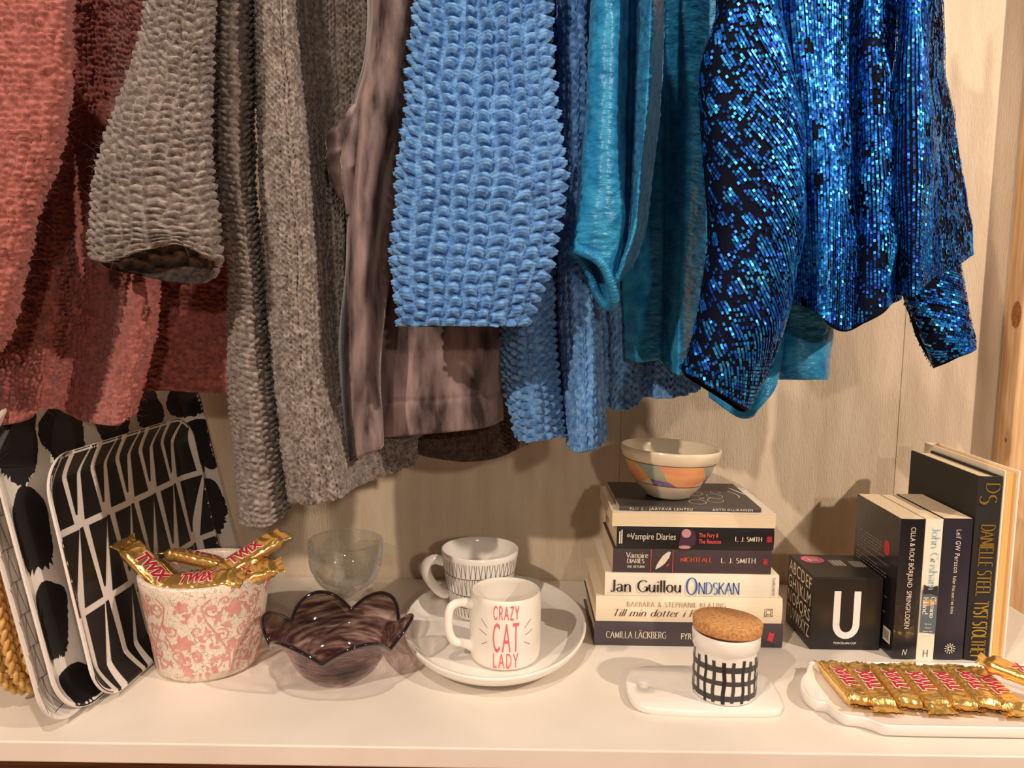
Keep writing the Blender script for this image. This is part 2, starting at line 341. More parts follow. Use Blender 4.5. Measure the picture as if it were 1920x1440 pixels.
    G['o'] = (.50, [arc(.25, .31, .22, .32, 0, 360, 16)])
    G['p'] = (.48, [[(.05, .62), (.05, -.3)], arc(.25, .31, .20, .31, 170, -170, 14)])
    G['r'] = (.32, [[(.05, .62), (.05, 0)], arc(.22, .42, .16, .2, 170, 60, 5)])
    G['s'] = (.36, [arc(.18, .48, .14, .15, 40, 270, 8) + arc(.17, .16, .16, .17, 90, -140, 8)])
    G['t'] = (.30, [[(.13, .82), (.13, .1)] + arc(.22, .1, .09, .1, 180, 300, 4), [(0, .62), (.28, .62)]])
    G['u'] = (.50, [[(.05, .62), (.05, .2)] + arc(.23, .2, .18, .2, 180, 350, 8), [(.43, .62), (.43, 0)]])
    G['v'] = (.46, [[(0, .62), (.23, 0), (.46, .62)]])
    G['w'] = (.66, [[(0, .62), (.17, 0), (.33, .56), (.49, 0), (.66, .62)]])
    G['y'] = (.46, [[(0, .62), (.24, .02)], [(.46, .62), (.18, -.3), (.04, -.28)]])
    G['&'] = (.70, [[(.66, 0), (.16, .70)] + arc(.30, .80, .15, .2, 200, -10, 8) + [(.12, .36)] + arc(.26, .22, .22, .22, 150, 300, 8) + [(.66, .46)]])
    G['.'] = (.14, [[(.07, 0), (.07, .07)]]); G['-'] = (.34, [[(.04, .34), (.30, .34)]]); G[' '] = (.30, [])
    G["'"] = (.12, [[(.06, 1), (.06, .84)]])
    w_, st = G['A']; G['\u00c4'] = (w_, st + [[(.22, 1.14), (.22, 1.22)], [(.50, 1.14), (.50, 1.22)]])
    return G
GL = glyphs()
def stroke_text(s, size, pen=.10, nib=None, serif=0., xs=1.0, slant=0., gap=.16, align='LEFT'):
    """lettering drawn with a pen: nib = thin/thick ratio of an upright broad pen (None: round pen), serif = foot length"""
    V = []; F = []; x0 = 0.
    def strip(pts, wf):
        n = len(pts); base = len(V)
        P = np.array(pts, float); T = np.gradient(P, axis=0) if n > 2 else np.repeat((P[-1:] - P[:1]), 2, 0); T /= np.linalg.norm(T, axis=1, keepdims=True) + 1e-9
        if n > 2 and abs(T[0] @ T[-1]) < 2:
            for i in range(n):
                wd = wf(T[i]); nn = np.array([-T[i][1], T[i][0]]); V.append(P[i] + nn * wd / 2); V.append(P[i] - nn * wd / 2)
        else:
            for i in range(n):
                wd = wf(T[i]); nn = np.array([-T[i][1], T[i][0]]); e = T[i] * (pen * .25 if nib is None else 0) * (1 if i else -1)
                V.append(P[i] + nn * wd / 2 + e); V.append(P[i] - nn * wd / 2 + e)
        for i in range(n - 1): F.append((base + 2 * i, base + 2 * i + 1, base + 2 * i + 3, base + 2 * i + 2))
    def wf(T):
        if nib is None: return pen
        return pen * (nib + (1 - nib) * abs(T[1]) ** 1.5)
    for ch in s:
        if ch not in GL: ch = ch.upper() if ch.upper() in GL else ' '
        wd, sts = GL[ch]
        for st in sts:
            pts = [(x0 + x, y) for x, y in st]
            if len(pts) > 2 and len(pts) < 6:                          # polyline with corners: straight pieces
                for i in range(len(pts) - 1): strip(pts[i:i + 2], wf)
            else: strip(pts, wf)
            if serif:
                for e, o in ((pts[0], pts[1]), (pts[-1], pts[-2])):
                    if abs(e[1] - o[1]) > .15 and abs(e[0] - o[0]) < .5 * abs(e[1] - o[1]) and (abs(e[1]) < .05 or abs(e[1] - 1) < .05 or abs(e[1] - .62) < .05 or abs(e[1] + .3) < .05):
                        l = serif * (.6 if abs(e[1] - .62) < .05 else 1); strip([(e[0] - l, e[1]), (e[0] + (l if abs(e[1] - .62) > .05 else 0), e[1])], lambda T: pen * .3)
        x0 += wd + gap
    V = np.array(V).reshape(-1, 2)
    if len(V): V[:, 0] = (V[:, 0] + V[:, 1] * slant) * xs
    return fix(V * size, align), F
def fitw(txt, wd):
    V, F = txt; k = wd / (V[:, 0].max() - V[:, 0].min()); return V * np.array([k, 1]), F
def place(name, txt, o, xd, yd, mtl, parent, lift=.00025):
    V, F = txt; o = np.array(o, float); xd = np.array(xd, float); yd = np.array(yd, float); n = np.cross(xd, yd)
    return mk(name, o + V[:, :1] * xd + V[:, 1:] * yd + n * lift, F, mtl, parent, smooth=False)
def mapped(name, txt, fn, mtl, parent, maxlen=.004):
    """lettering or print laid on a curved surface: fn(x, y) -> point"""
    V, F = txt; bm = bmesh.new(); vs_ = [bm.verts.new((x, y, 0)) for x, y in V]
    for f in F:
        try: bm.faces.new([vs_[i] for i in f])
        except ValueError: pass
    for _ in range(5):
        es = [e for e in bm.edges if e.calc_length() > maxlen]
        if not es: break
        bmesh.ops.subdivide_edges(bm, edges=es, cuts=1); bmesh.ops.triangulate(bm, faces=[f for f in bm.faces if len(f.verts) > 3])
    for v in bm.verts: v.co = Vector(fn(v.co.x, v.co.y))
    return bmk(name, bm, mtl, parent)
def merge_txt(parts):
    V = []; F = []; n = 0
    for v, f in parts: V.append(np.asarray(v).reshape(-1, 2)); F += [tuple(i + n for i in q) for q in f]; n += len(v)
    return np.concatenate(V), F
def stripline(pts, wd):
    P = np.array(pts, float); T = np.gradient(P, axis=0); T /= np.linalg.norm(T, axis=1, keepdims=True) + 1e-9; n = np.stack([-T[:, 1], T[:, 0]], 1)
    wd = np.broadcast_to(np.asarray(wd, float), (len(P),))[:, None]
    V = np.stack([P + n * wd / 2, P - n * wd / 2], 1).reshape(-1, 2); return V, [(2 * i, 2 * i + 1, 2 * i + 3, 2 * i + 2) for i in range(len(P) - 1)]
def lathe(name, prof, mtl, parent, n=64, fn=None, centre=(0, 0, 0)):
    pr = np.array(prof); a = np.linspace(0, 2 * np.pi, n, endpoint=False); k = len(pr)
    R = pr[:, 0][:, None]; Z = np.repeat(pr[:, 1][:, None], n, 1)
    if fn is not None: R, Z = fn(np.repeat(R, n, 1), Z, a[None, :], np.arange(k)[:, None])
    V = np.stack([R * np.cos(a) + centre[0], R * np.sin(a) + centre[1], Z + centre[2]], -1).reshape(-1, 3)
    idx = np.arange(k * n).reshape(k, n); j = np.roll(idx, -1, 1)
    q = np.stack([idx[:-1], j[:-1], j[1:], idx[1:]], -1).reshape(-1, 4)
    return mk(name, V, q, mtl, parent)
def tube(pts, r, sides=8, closed=False, flat_=1.0, up=(0, 0, 1)):
    P = np.array(pts, float); n = len(P); T = (np.roll(P, -1, 0) - np.roll(P, 1, 0)) if closed else np.gradient(P, axis=0); T /= np.linalg.norm(T, axis=1, keepdims=True) + 1e-12
    x = np.cross(T, np.array(up, float)); x /= np.linalg.norm(x, axis=1, keepdims=True) + 1e-9; y = np.cross(x, T)
    rr = np.broadcast_to(np.asarray(r, float), (n,))[:, None]; a = np.linspace(0, 2 * np.pi, sides, endpoint=False)
    V = np.stack([P + (x * math.cos(b) * flat_ + y * math.sin(b)) * rr for b in a], 1).reshape(-1, 3)
    idx = np.arange(n * sides).reshape(n, sides); m = n if closed else n - 1; i2 = np.roll(idx, -1, 0)
    q = np.stack([idx[:m], np.roll(idx, -1, 1)[:m], np.roll(i2, -1, 1)[:m], i2[:m]], -1).reshape(-1, 4)
    return V, q
def join(parts):
    V = []; F = []; n = 0
    for v, f in parts: V.append(v); F.append(f + n); n += len(v)
    return np.concatenate(V), np.concatenate(F)
def smooth_pts(pts, n, closed=False):
    P = np.array(pts, float)[:, None, :]; return crom(P, 0, n, closed)[:, 0, :]

# ================================================================== the setting
WALLY = 0.425
seams = [-1.40, float(at(505, 1000, WALLY)[0]), float(at(1164, 800, WALLY)[0]), float(at(1684, 800, WALLY)[0]), 1.40]
wall = struct(bpy.data.objects.new('wall_back', None)); link(wall)
for i in range(4):
    dy = (0, .0, .0004, .0)[i]
    boxobj('panel', (seams[i] + .0002, WALLY + dy, -.30), (seams[i + 1] - .0002, WALLY + .03, 1.25), M['wall'], wall, .0005, 2)
struct(boxobj('floor', (-1.6, -1.2, -.17), (1.7, .42, -.15), M['floor']))
shelf = boxobj('shelf_board', (-.75, 0, -.0195), (.67, WALLY - .004, 0), M['shelf'], None, .0016, 3)
tag(shelf, 'white painted shelf board with a square front edge carrying the cups and books', 'shelf')
post = thing('wooden_post', 'pale pine upright post with round knots at the end of the shelf', 'post', (.672, .383, -.15))
boxobj('timber', (0, 0, 0), (.06, .038, 1.35), M['pine'], post, .002, 2)
for u, v, rr in ((1906, 590, .012), (1915, 960, .010), (1886, 825, .002)):
    k = ray(u, v); p = CAM + k * ((.672 - CAM[0]) / k[0])
    yk = min(max(p[1], .392), .412) - .383; zk = p[2] + .15
    a = np.linspace(0, 2 * np.pi, 20, endpoint=False); V = [(-.0005, yk, zk)] + [(-.0004, yk + min(rr, .010) * math.cos(b), zk + rr * 1.5 * math.sin(b)) for b in a]
    mk('knot', V, [(0, 1 + (i + 1) % 20, 1 + i) for i in range(20)], M['knot'], post)

# ================================================================== trays and mats leaning at the shelf's end
def contour(Wd, Ht, rad, inset, n=12):
    r = max(rad - inset, .002); pts = []
    for cx, cy, a0 in ((Wd - rad, Ht - rad, 0), (rad, Ht - rad, 90), (rad, rad, 180), (Wd - rad, rad, 270)):
        if rad - inset < .002:
            cx = min(max(cx, inset + r), Wd - inset - r); cy = min(max(cy, inset + r), Ht - inset - r)
        for i in range(n + 1):
            a = math.radians(a0 + 90 * i / n); pts.append((cx + r * math.cos(a), cy + r * math.sin(a)))
    return np.array(pts)
def rr_dist(x, y, Wd, Ht, rad):                     # inset distance from the rounded outline (positive inside)
    qx = abs(x - Wd / 2) - Wd / 2 + rad; qy = abs(y - Ht / 2) - Ht / 2 + rad
    return rad - (math.hypot(max(qx, 0), max(qy, 0)) + min(max(qx, qy), 0))
def clip_poly(poly, conv):
    out = [tuple(p) for p in poly]
    for i in range(len(conv)):
        a, b = conv[i], conv[(i + 1) % len(conv)]
        if abs(a[0] - b[0]) + abs(a[1] - b[1]) < 1e-9: continue
        side = lambda p: (b[0] - a[0]) * (p[1] - a[1]) - (b[1] - a[1]) * (p[0] - a[0])
        res = []
        for j in range(len(out)):
            p, q = out[j], out[(j + 1) % len(out)]; sp, sq = side(p), side(q)
            if sp >= 0: res.append(p)
            if sp * sq < 0: t = sp / (sp - sq); res.append((p[0] + t * (q[0] - p[0]), p[1] + t * (q[1] - p[1])))
        out = res
        if len(out) < 3: return None
    return out
def tray_frame(root, B0, theta, lean):
    d = np.array([math.cos(theta), math.sin(theta), 0]); n = np.array([math.sin(theta), -math.cos(theta), 0])
    Vv = np.array([0, 0, 1]) * math.cos(lean) - n * math.sin(lean); Nn = np.cross(d, Vv)
    root.matrix_world = Matrix(((d[0], Vv[0], Nn[0], B0[0]), (d[1], Vv[1], Nn[1], B0[1]), (d[2], Vv[2], Nn[2], B0[2]), (0, 0, 0, 1)))
def make_tray(root, Wd, Ht, rad, mtl, rimh=.016, rimw=.026, th=.0025):
    prof = lambda d: rimh * (1 - min(max((d - .003) / (rimw - .003), 0), 1)) ** 1.25 if d > .003 else rimh
    hs = lambda x, y: prof(rr_dist(x, y, Wd, Ht, rad))
    ins = [0, .003, .006, .010, .014, .018, .022, .026, .03]
    V = []; F = []; n = None
    for sgn, off in ((1, th), (-1, 0)):
        for d in ins:
            c = contour(Wd, Ht, rad, d); n = len(c); V += [(x, y, prof(d) + off) for x, y in c]
    k = len(ins)
    for s_ in range(2):
        b = s_ * k * n
        for i in range(k - 1):
            for j in range(n):
                q = (b + i * n + j, b + i * n + (j + 1) % n, b + (i + 1) * n + (j + 1) % n, b + (i + 1) * n + j); F.append(q if s_ == 0 else q[::-1])
        c = tuple(b + (k - 1) * n + j for j in range(n)); F.append(c if s_ == 0 else c[::-1])
    for j in range(n): F.append((j, k * n + j, k * n + (j + 1) % n, (j + 1) % n))
    o = mk('tray_body', V, F, mtl, root, smooth=False)
    return lambda x, y: (x, y, hs(x, y) + th + .0004), contour(Wd, Ht, rad, .0008)
def print_polys(name, polys, fn, conv, mtl, root, maxlen=.006):
    V = []; F = []; n = 0
    for p in polys:
        q = clip_poly(p, conv)
        if q is None: continue
        V += q; F.append(tuple(range(n, n + len(q)))); n += len(q)
    return mapped(name, (np.array(V), F), fn, mtl, root, maxlen)

# large tray: white with big black brush-dab spots
tr = thing('serving_tray', 'large white tray with big black brush-dab spots leaning behind the zigzag tray', 'tray')
TB = np.array([-.422, .021, 0.]); tray_frame(tr, TB, math.radians(84), math.radians(12.8)); TW, TH = .375, .297
fn, cv = make_tray(tr, TW, TH, .045, M['traywhite'])
def tray_uv(root, u, v):
    Mi = root.matrix_world.inverted(); o = Mi @ Vector(CAM); d = Mi.to_3x3() @ Vector(ray(u, v)); t = -o.z / d.z; p = o + d * t; return p.x, p.y
def spot_poly(root, cx, cy, tx, ty, wpx, seed):
    """a dab given by its two ends and width as seen on the tray"""
    a = np.array(tray_uv(root, cx, cy)); b = np.array(tray_uv(root, tx, ty)); c = (a + b) / 2; ax = (b - a) / 2; l = np.linalg.norm(ax); ax /= l
    n = np.array([-ax[1], ax[0]]); m = (a + b) / 2; k = tray_uv(root, (cx + tx) / 2 + wpx / 2, (cy + ty) / 2); wd = abs(np.dot(np.array(k) - m, n)); g = np.random.default_rng(seed)
    pts = []
    for i in range(110):
        th = 2 * math.pi * i / 110; co, si = math.cos(th), math.sin(th)
        rg = 1 + .05 * math.sin(3 * th + seed) + .04 * math.sin(5 * th + 2 * seed)
        if co > .45: rg += g.normal() * .055
        elif co > -.2: rg += g.normal() * .02
        else: rg += g.normal() * .006
        sg = lambda q: math.copysign(abs(q) ** .8, q)
        pts.append(c + ax * l * sg(co) * rg + n * wd * sg(si) * rg)
    return pts
bpy.context.view_layer.update()
SP = [((30, 775), (20, 905), 85), ((108, 755), (118, 865), 82), ((205, 755), (205, 828), 66), ((272, 735), (280, 806), 50), ((335, 728), (345, 783), 60),
      ((45, 918), (65, 1075), 74), ((345, 795), (370, 885), 55), ((362, 905), (392, 1010), 52), ((88, 1088), (98, 1240), 62), ((130, 1246), (150, 1350), 76), ((385, 1020), (400, 1100), 50),
      ((170, 960), (190, 1060), 60), ((250, 930), (270, 1020), 60)]
polys = [spot_poly(tr, a[0], a[1], b[0], b[1], wd, i) for i, (a, b, wd) in enumerate(SP)]
for p in polys: print_polys('painted_spot', [p], fn, cv, M['black'], tr)

# small tray: black and white zigzags
ts = thing('zigzag_tray', 'black and white tray with rows of tall zigzags standing behind the pink pot', 'tray')
SB = np.array([-.405, .052, 0.]); tray_frame(ts, SB, math.radians(86), math.radians(11)); SW, SH = .290, .245
fn, cv = make_tray(ts, SW, SH, .04, M['traywhite'], rimh=.015, rimw=.026)
g = np.random.default_rng(3); rows_ = [(.172, .262), (.090, .166), (-.01, .084)]; polys = []
for ri, (y0, y1) in enumerate(rows_):
    x = -.03 + .012 * ri; sl = .10
    k = 0
    while x < SW + .03:
        wd = .0275 + .004 * g.random(); wv = .0058 + .0015 * g.random(); tip = .004 * g.random()
        lean_ = .006
        # a wedge wide at its foot and a wedge wide at its head, white gaps of brush width between
        yb = lambda xx, e: e + .07 * (xx - SW / 2) * 0
        polys.append([(x, y0), (x + wd, y0), (x + wd * .62 + lean_, y1), (x + wd * .45 + lean_, y1)][::1])
        polys.append([(x + wd + wv * .9, y0 + .006 + tip), (x + wd + wv * 1.35, y0 + .006 + tip), (x + wd * 1.60 + wv * 2 + lean_ * .9, y1 - .001), (x + wd * .62 + wv * 1.6 + lean_, y1 - .001)])
        x += wd * 1.05 + wv * 2.6
def ccw(p):
    a = sum(p[i][0] * p[(i + 1) % len(p)][1] - p[(i + 1) % len(p)][0] * p[i][1] for i in range(len(p))); return p if a > 0 else p[::-1]
print_polys('zigzag_print', [ccw(p) for p in polys], fn, cv, M['black'], ts, .005)

# thin white mat with fine pencil lines
tm = thing('line_pattern_tray', 'white tray with fine black line pattern leaning behind the spotted tray', 'tray')
dT = np.array([math.cos(math.radians(84)), math.sin(math.radians(84)), 0]); nT = np.array([dT[1], -dT[0], 0]); MB = TB - dT * .015 - nT * .0050; tray_frame(tm, MB, math.radians(84), math.radians(13.1)); MW, MH = .404, .299
fn, cv = make_tray(tm, MW, MH, .035, M['traywhite'])
ls = []
for k in range(9):
    y = .012 + .031 * k; ls.append(stripline([(0, y), (MW, y)], .0005))
    for i in range(26):
        x = -.004 + i * .0128; ls.append(stripline([(x, y), (x + .006 + .002 * (i % 3 - 1), y + .031)], .0004)); ls.append(stripline([(x + .011, y), (x + .006, y + .031)], .0004))
lp = [[tuple(v[i]) for i in f[0]] for v, f in ls]
print_polys('line_print', [ccw(p) for p in lp], fn, cv, M['black'], tm, .006)

# woven mats: braided rings of cane
def braid(cpts, rope, strands=3, closed=True, seed=0):
    P = np.array(cpts); n = len(P); T = np.roll(P, -1, 0) - np.roll(P, 1, 0); T /= np.linalg.norm(T, axis=1, keepdims=True); Nz = np.array([0, 0, 1.]); X = np.cross(T, Nz)
    d = np.linalg.norm(np.roll(P, -1, 0) - P, axis=1); s_ = np.concatenate([[0], np.cumsum(d)[:-1]]); L = d.sum(); per = L / max(1, round(L / (rope * 5)))
    out = []
    for k in range(strands):
        ph = 2 * math.pi * (s_ / per + k / strands)
        Q = P + X * (np.sin(ph) * rope * .62)[:, None] + Nz * (np.sin(2 * ph) * rope * .30)[:, None]
        out.append(tube(Q, rope * .40, 6, True, 1.25))
    return join(out)
for mi, (mu, mv, lean, hh) in enumerate(((66, 1336, 15, .215), (40, 1332, 15.5, .225), (8, 1330, 16, .215))):
    root = thing('woven_placemat', ('woven cane placemat with braided rings nearest the line-patterned tray', 'woven cane placemat with braided rings in the middle of the three cane mats',
                                    'woven cane placemat with braided rings outermost from the trays')[mi], 'placemat', group='cane mats at the shelf end')
    b0 = TB + dT * (.026, .020, .016)[mi] - nT * (.0300 + .0130 * mi); tray_frame(root, (b0[0], b0[1], .004), math.radians(84), math.radians((8.8, 9.2, 9.6)[mi])); wd = .30
    for k in range(6):
        ins = .004 + k * .0115; c = contour(wd, hh, .045, 0, 24); ctr = np.array([wd / 2, hh / 2]); f = 1 - ins * 2 / np.array([wd, hh])
        c = ctr + (c - ctr) * f; seg = np.linalg.norm(np.roll(c, -1, 0) - c, axis=1); cum = np.concatenate([[0], np.cumsum(seg)]); m = int(cum[-1] / .0032); tg = np.linspace(0, cum[-1], m, endpoint=False)
        cc = np.concatenate([c, c[:1]]); pts = np.stack([np.interp(tg, cum, cc[:, 0]), np.interp(tg, cum, cc[:, 1]), np.zeros(m)], 1)
        Vb, Fb = braid(pts, .0062); mk('braided_ring', Vb, Fb, M['wicker'], root)
    c = contour(wd - .12, hh - .12, .04, 0); V = [(x + .06, y + .06, z) for z in (-.002, .002) for x, y in c]; n = len(c)
    mk('woven_centre', V, [tuple(range(n))[::-1], tuple(range(n, 2 * n))] + [(j, (j + 1) % n, n + (j + 1) % n, n + j) for j in range(n)], M['wicker'], root, smooth=False)

# ================================================================== pink pot with wrapped bars
PX, PY = -.3265, .160; RB, RT, PH = .0525, .0680, .1055
pot = thing('plant_pot', 'cream crackle-glazed pot with pink scrolling flower print holding gold bars', 'pot', (PX, PY, 0))
crk = bpy.data.materials.new('crackle_glaze'); crk.use_nodes = True; N_, L_ = nodes(crk); b = N_['Principled BSDF']; b.inputs['Roughness'].default_value = .32
tc = N_.new('ShaderNodeTexCoord'); vo = N_.new('ShaderNodeTexVoronoi'); vo.feature = 'DISTANCE_TO_EDGE'; vo.inputs['Scale'].default_value = 95
nz = N_.new('ShaderNodeTexNoise'); nz.inputs['Scale'].default_value = 60; mp = N_.new('ShaderNodeMix'); mp.data_type = 'VECTOR'; mp.inputs[0].default_value = .06
L_.new(tc.outputs['Object'], nz.inputs['Vector']); L_.new(tc.outputs['Object'], mp.inputs[4]); L_.new(nz.outputs['Color'], mp.inputs[5]); L_.new(mp.outputs[1], vo.inputs['Vector'])
rp = N_.new('ShaderNodeValToRGB'); rp.color_ramp.elements[0].position = .012; rp.color_ramp.elements[1].position = .045
rp.color_ramp.elements[0].color = (*S(176, 156, 138), 1); rp.color_ramp.elements[1].color = (*S(238, 222, 204), 1)
L_.new(vo.outputs['Distance'], rp.inputs[0]); L_.new(rp.outputs[0], b.inputs['Base Color'])
prof = [(0, .001), (RB - .004, .0), (RB, .004)] + [(RB + (RT - RB) * t, .004 + (PH - .006) * t) for t in np.linspace(.1, 1, 10)] + [(RT - .001, PH), (RT - .005, PH + .0005), (RT - .0075, PH - .003), (RT - .011, PH - .03), (RB - .006, .012), (0, .011)]
lathe('pot_body', prof, crk, pot, 72)
def pot_fn(x, y, lift=.0004):                         # x along the girth at mid radius, y height
    r = RB + (RT - RB) * min(max((y - .004) / (PH - .006), 0), 1) + lift; a = -math.pi / 2 + x / .0605; return (r * math.cos(a), r * math.sin(a), y)
def spiral(cx, cy, r, a0, turns, n=22, flip=1):
    return [(cx + flip * r * (1 - .82 * i / n) * math.cos(a0 + turns * 2 * math.pi * i / n), cy + r * (1 - .82 * i / n) * math.sin(a0 + turns * 2 * math.pi * i / n)) for i in range(n + 1)]
def leaf(cx, cy, ang, ln, wd):
    n = 8; L1 = []; L2 = []
    for i in range(n + 1):
        t = i / n; hw = wd * math.sin(math.pi * t ** .8) * .5; px, py = t * ln, .15 * ln * math.sin(math.pi * t)
        for l, s_ in ((L1, 1), (L2, -1)):
            X, Y = px, py + s_ * hw; l.append((cx + X * math.cos(ang) - Y * math.sin(ang), cy + X * math.sin(ang) + Y * math.cos(ang)))
    V = []; 
    for a_, b_ in zip(L1, L2): V += [a_, b_]
    return np.array(V), [(2 * i, 2 * i + 1, 2 * i + 3, 2 * i + 2) for i in range(n)]
fl = []; g = np.random.default_rng(11)
def flower(cx, cy, s_, rot=0):
    for k in range(5): fl.append(leaf(cx, cy, rot + k * 1.2566, .0095 * s_, .0055 * s_))
    fl.append(stripline(arc(cx, cy, .0032 * s_, .0032 * s_, 0, 360, 12), .0010))
rep = 2 * math.pi * .0605 / 4
for r_ in range(4):
    x0 = -rep * 2 + r_ * rep
    for fs in (1, -1):
        X = lambda d: x0 + rep / 2 + fs * d
        fl.append(stripline([(X(.0005), .008), (X(.003), .03), (X(.014), .05), (X(.026), .07), (X(.030), .086), (X(.022), .094)], .0016))
        fl.append(stripline([(X(.003), .03), (X(.012), .028), (X(.022), .020)], .0010))
        for cx, cy, rr, a0, tn in ((.018, .022, .0085, 2.0, 1.2), (.011, .052, .0078, 1.0, 1.3), (.034, .060, .0085, 2.6, 1.2), (.020, .082, .009, 3.0, 1.3), (.037, .030, .0075, .5, 1.2), (.009, .090, .005, .0, 1.1)):
            q = spiral(0, 0, rr, a0, tn, flip=fs); fl.append(stripline([(X(cx) + p[0], cy + p[1]) for p in q], .0014))
        for i in range(34):
            cx, cy = g.uniform(.002, rep / 2), g.uniform(.006, .086); an = g.uniform(0, 6.28); fl.append(leaf(X(cx), cy, an if fs > 0 else math.pi - an, g.uniform(.006, .011), g.uniform(.0028, .0048)))
    flower(x0 + rep / 2, .080, 1.15, .3); flower(x0, .046, 1.1); flower(x0 + rep / 2, .040, .8); flower(x0, .087, .8, .5); flower(x0, .014, .8)
mapped('floral_print', merge_txt(fl), pot_fn, M['rose'], pot, .006)

# wrapped chocolate bars
BL, BW, BT = .098, .027, .013
def bar_surface(seed, bend=0.):
    g = np.random.default_rng(seed); nv, nu = 64, 36; v = np.linspace(-1, 1, nv); a = np.linspace(0, 2 * np.pi, nu, endpoint=False)
    V = np.zeros((nv, nu, 3)); k1, k2, p1, p2 = g.uniform(5, 8), g.uniform(9, 14), g.uniform(0, 6), g.uniform(0, 6)
    for i, t in enumerate(v):
        e = abs(t); body = 1 - np.clip((e - .70) / .18, 0, 1); body = body * body * (3 - 2 * body); fan = np.clip((e - .86) / .14, 0, 1)
        hw = BW / 2 * (.93 * body + (1 - body) * (.78 + .34 * fan)); hz = BT / 2 * body + .0007
        ca, sa = np.cos(a), np.sin(a); x = hw * np.sign(ca) * np.abs(ca) ** .6; z = hz * np.sign(sa) * np.abs(sa) ** .65
        wr = (1 - body) * body * 4; end = np.clip((e - .45) / .3, 0, 1)
        z = z + wr * .0016 * np.sin(k2 * x / BW * 6 + p1 + 3 * np.sign(t)) + end * (1 - fan) * .0010 * np.abs(np.sin(k1 * x / BW * 3.3 + 6 * t + p2)) * np.sign(sa)
        cr_ = np.abs(vnoise(x / .006 + 40 + seed, np.full(nu, t * 7 + seed) + np.where(sa > 0, 0, 20), seed) - .5) * 2
        z = z + (.45 + .55 * end) * (-.0026) * (1 - cr_) ** 3 * np.sign(sa) * body
        z = z + (1 - body) * (.0022 * math.sin(p1) * fan * np.sign(t) - .0) + fan * .0007 * np.sin(x / BW * 40)
        y = t * BL / 2 * (1 + .012 * fan * np.sign(np.sin(x / BW * 70)))
        V[i, :, 0] = x; V[i, :, 1] = y; V[i, :, 2] = z + BT / 2 - bend * (t * BL / 2) ** 2
    idx = np.arange(nv * nu).reshape(nv, nu); j = np.roll(idx, -1, 1); q = np.stack([idx[:-1], j[:-1], j[1:], idx[1:]], -1).reshape(-1, 4)
    return V.reshape(-1, 3), q
def top_z(x, y):
    t = min(abs(x) / (BW / 2 * .93), .98); c = t ** (1 / .6); return BT + .0007 - BT / 2 * (1 - (math.sin(math.acos(min(c, 1))) ** .65)) 
tw = font_text('TWIX', .0125, bold=.035, shear=.12, spacing=.92, xs=.86, align='CENTER')
twb = font_text('TWIX', .0125, bold=.085, shear=.12, spacing=.92, xs=.86, align='CENTER')
lf = lambda lift: (lambda x, y: (-(y - .0062) * 1.0, x, top_z((y - .0062), x) + lift))
BARS = {}
def bar(label, loc, quat, seed, group, lettering=True):
    t = thing('chocolate_bar', label, 'chocolate bar', loc, group=group); t.rotation_mode = 'QUATERNION'; t.rotation_quaternion = quat
    if seed not in BARS: BARS[seed] = mesh_np('wrapper', *bar_surface(seed)); BARS[seed].materials.append(M['gold']); BARS[seed].polygons.foreach_set('use_smooth', np.full(len(BARS[seed].polygons), True))
    link(bpy.data.objects.new('wrapper', BARS[seed]), t)
    for nm, tx, ml, lift in (('lettering_outline', twb, M['whitep'], .0006), ('lettering', tw, M['redp'], .0009)):
        if nm not in BARS:
            o = mapped(nm, tx, lf(lift), ml, t, .003); BARS[nm] = o.data
        else: link(bpy.data.objects.new(nm, BARS[nm]), t)
    return t
def aim(a, b, roll=0.):                               # bar's length (+Y) from a to b, top face up
    y = (Vector(b) - Vector(a)).normalized(); x = y.cross(Vector((0, 0, 1))).normalized(); z = x.cross(y)
    return Matrix((x, y, z)).transposed().to_quaternion() @ Quaternion((0, 1, 0), roll)

# in the pot: ends and middles placed around the rim
c0 = np.array([PX, PY, 0])
def potbar(label, u0, v0, y0, u1, v1, y1, roll, seed):
    a = at(u0, v0, y0); b_ = at(u1, v1, y1); m = (a + b_) / 2; q = aim(a, b_, roll); off = q @ Vector((0, 0, -BT / 2)); bar(label, Vector(m) + off, q, seed, 'bars in the pink pot')
potbar('gold wrapped bar sticking out of the pot beside the zigzag tray', 250, 1035, .150, 322, 1108, .132, .35, 21)
potbar('gold wrapped bar lying across the top of the pot behind the rest', 330, 1040, .185, 430, 1062, .172, -.25, 22)
potbar('gold wrapped bar poking highest out of the pot', 420, 1070, .150, 502, 1020, .190, .2, 23)
potbar('gold wrapped bar lying along the front rim inside the pot', 330, 1096, .130, 425, 1086, .120, .5, 24)
potbar('dark lying gold wrapped bar at the wall side inside the pot', 385, 1082, .175, 478, 1058, .165, -.5, 25)
potbar('gold wrapped bar buried deepest in the pot below the others', 300, 1100, .165, 400, 1105, .185, .1, 27)
potbar('gold wrapped bar half hidden under the front rim of the pot', 405, 1098, .128, 478, 1075, .140, .3, 26)

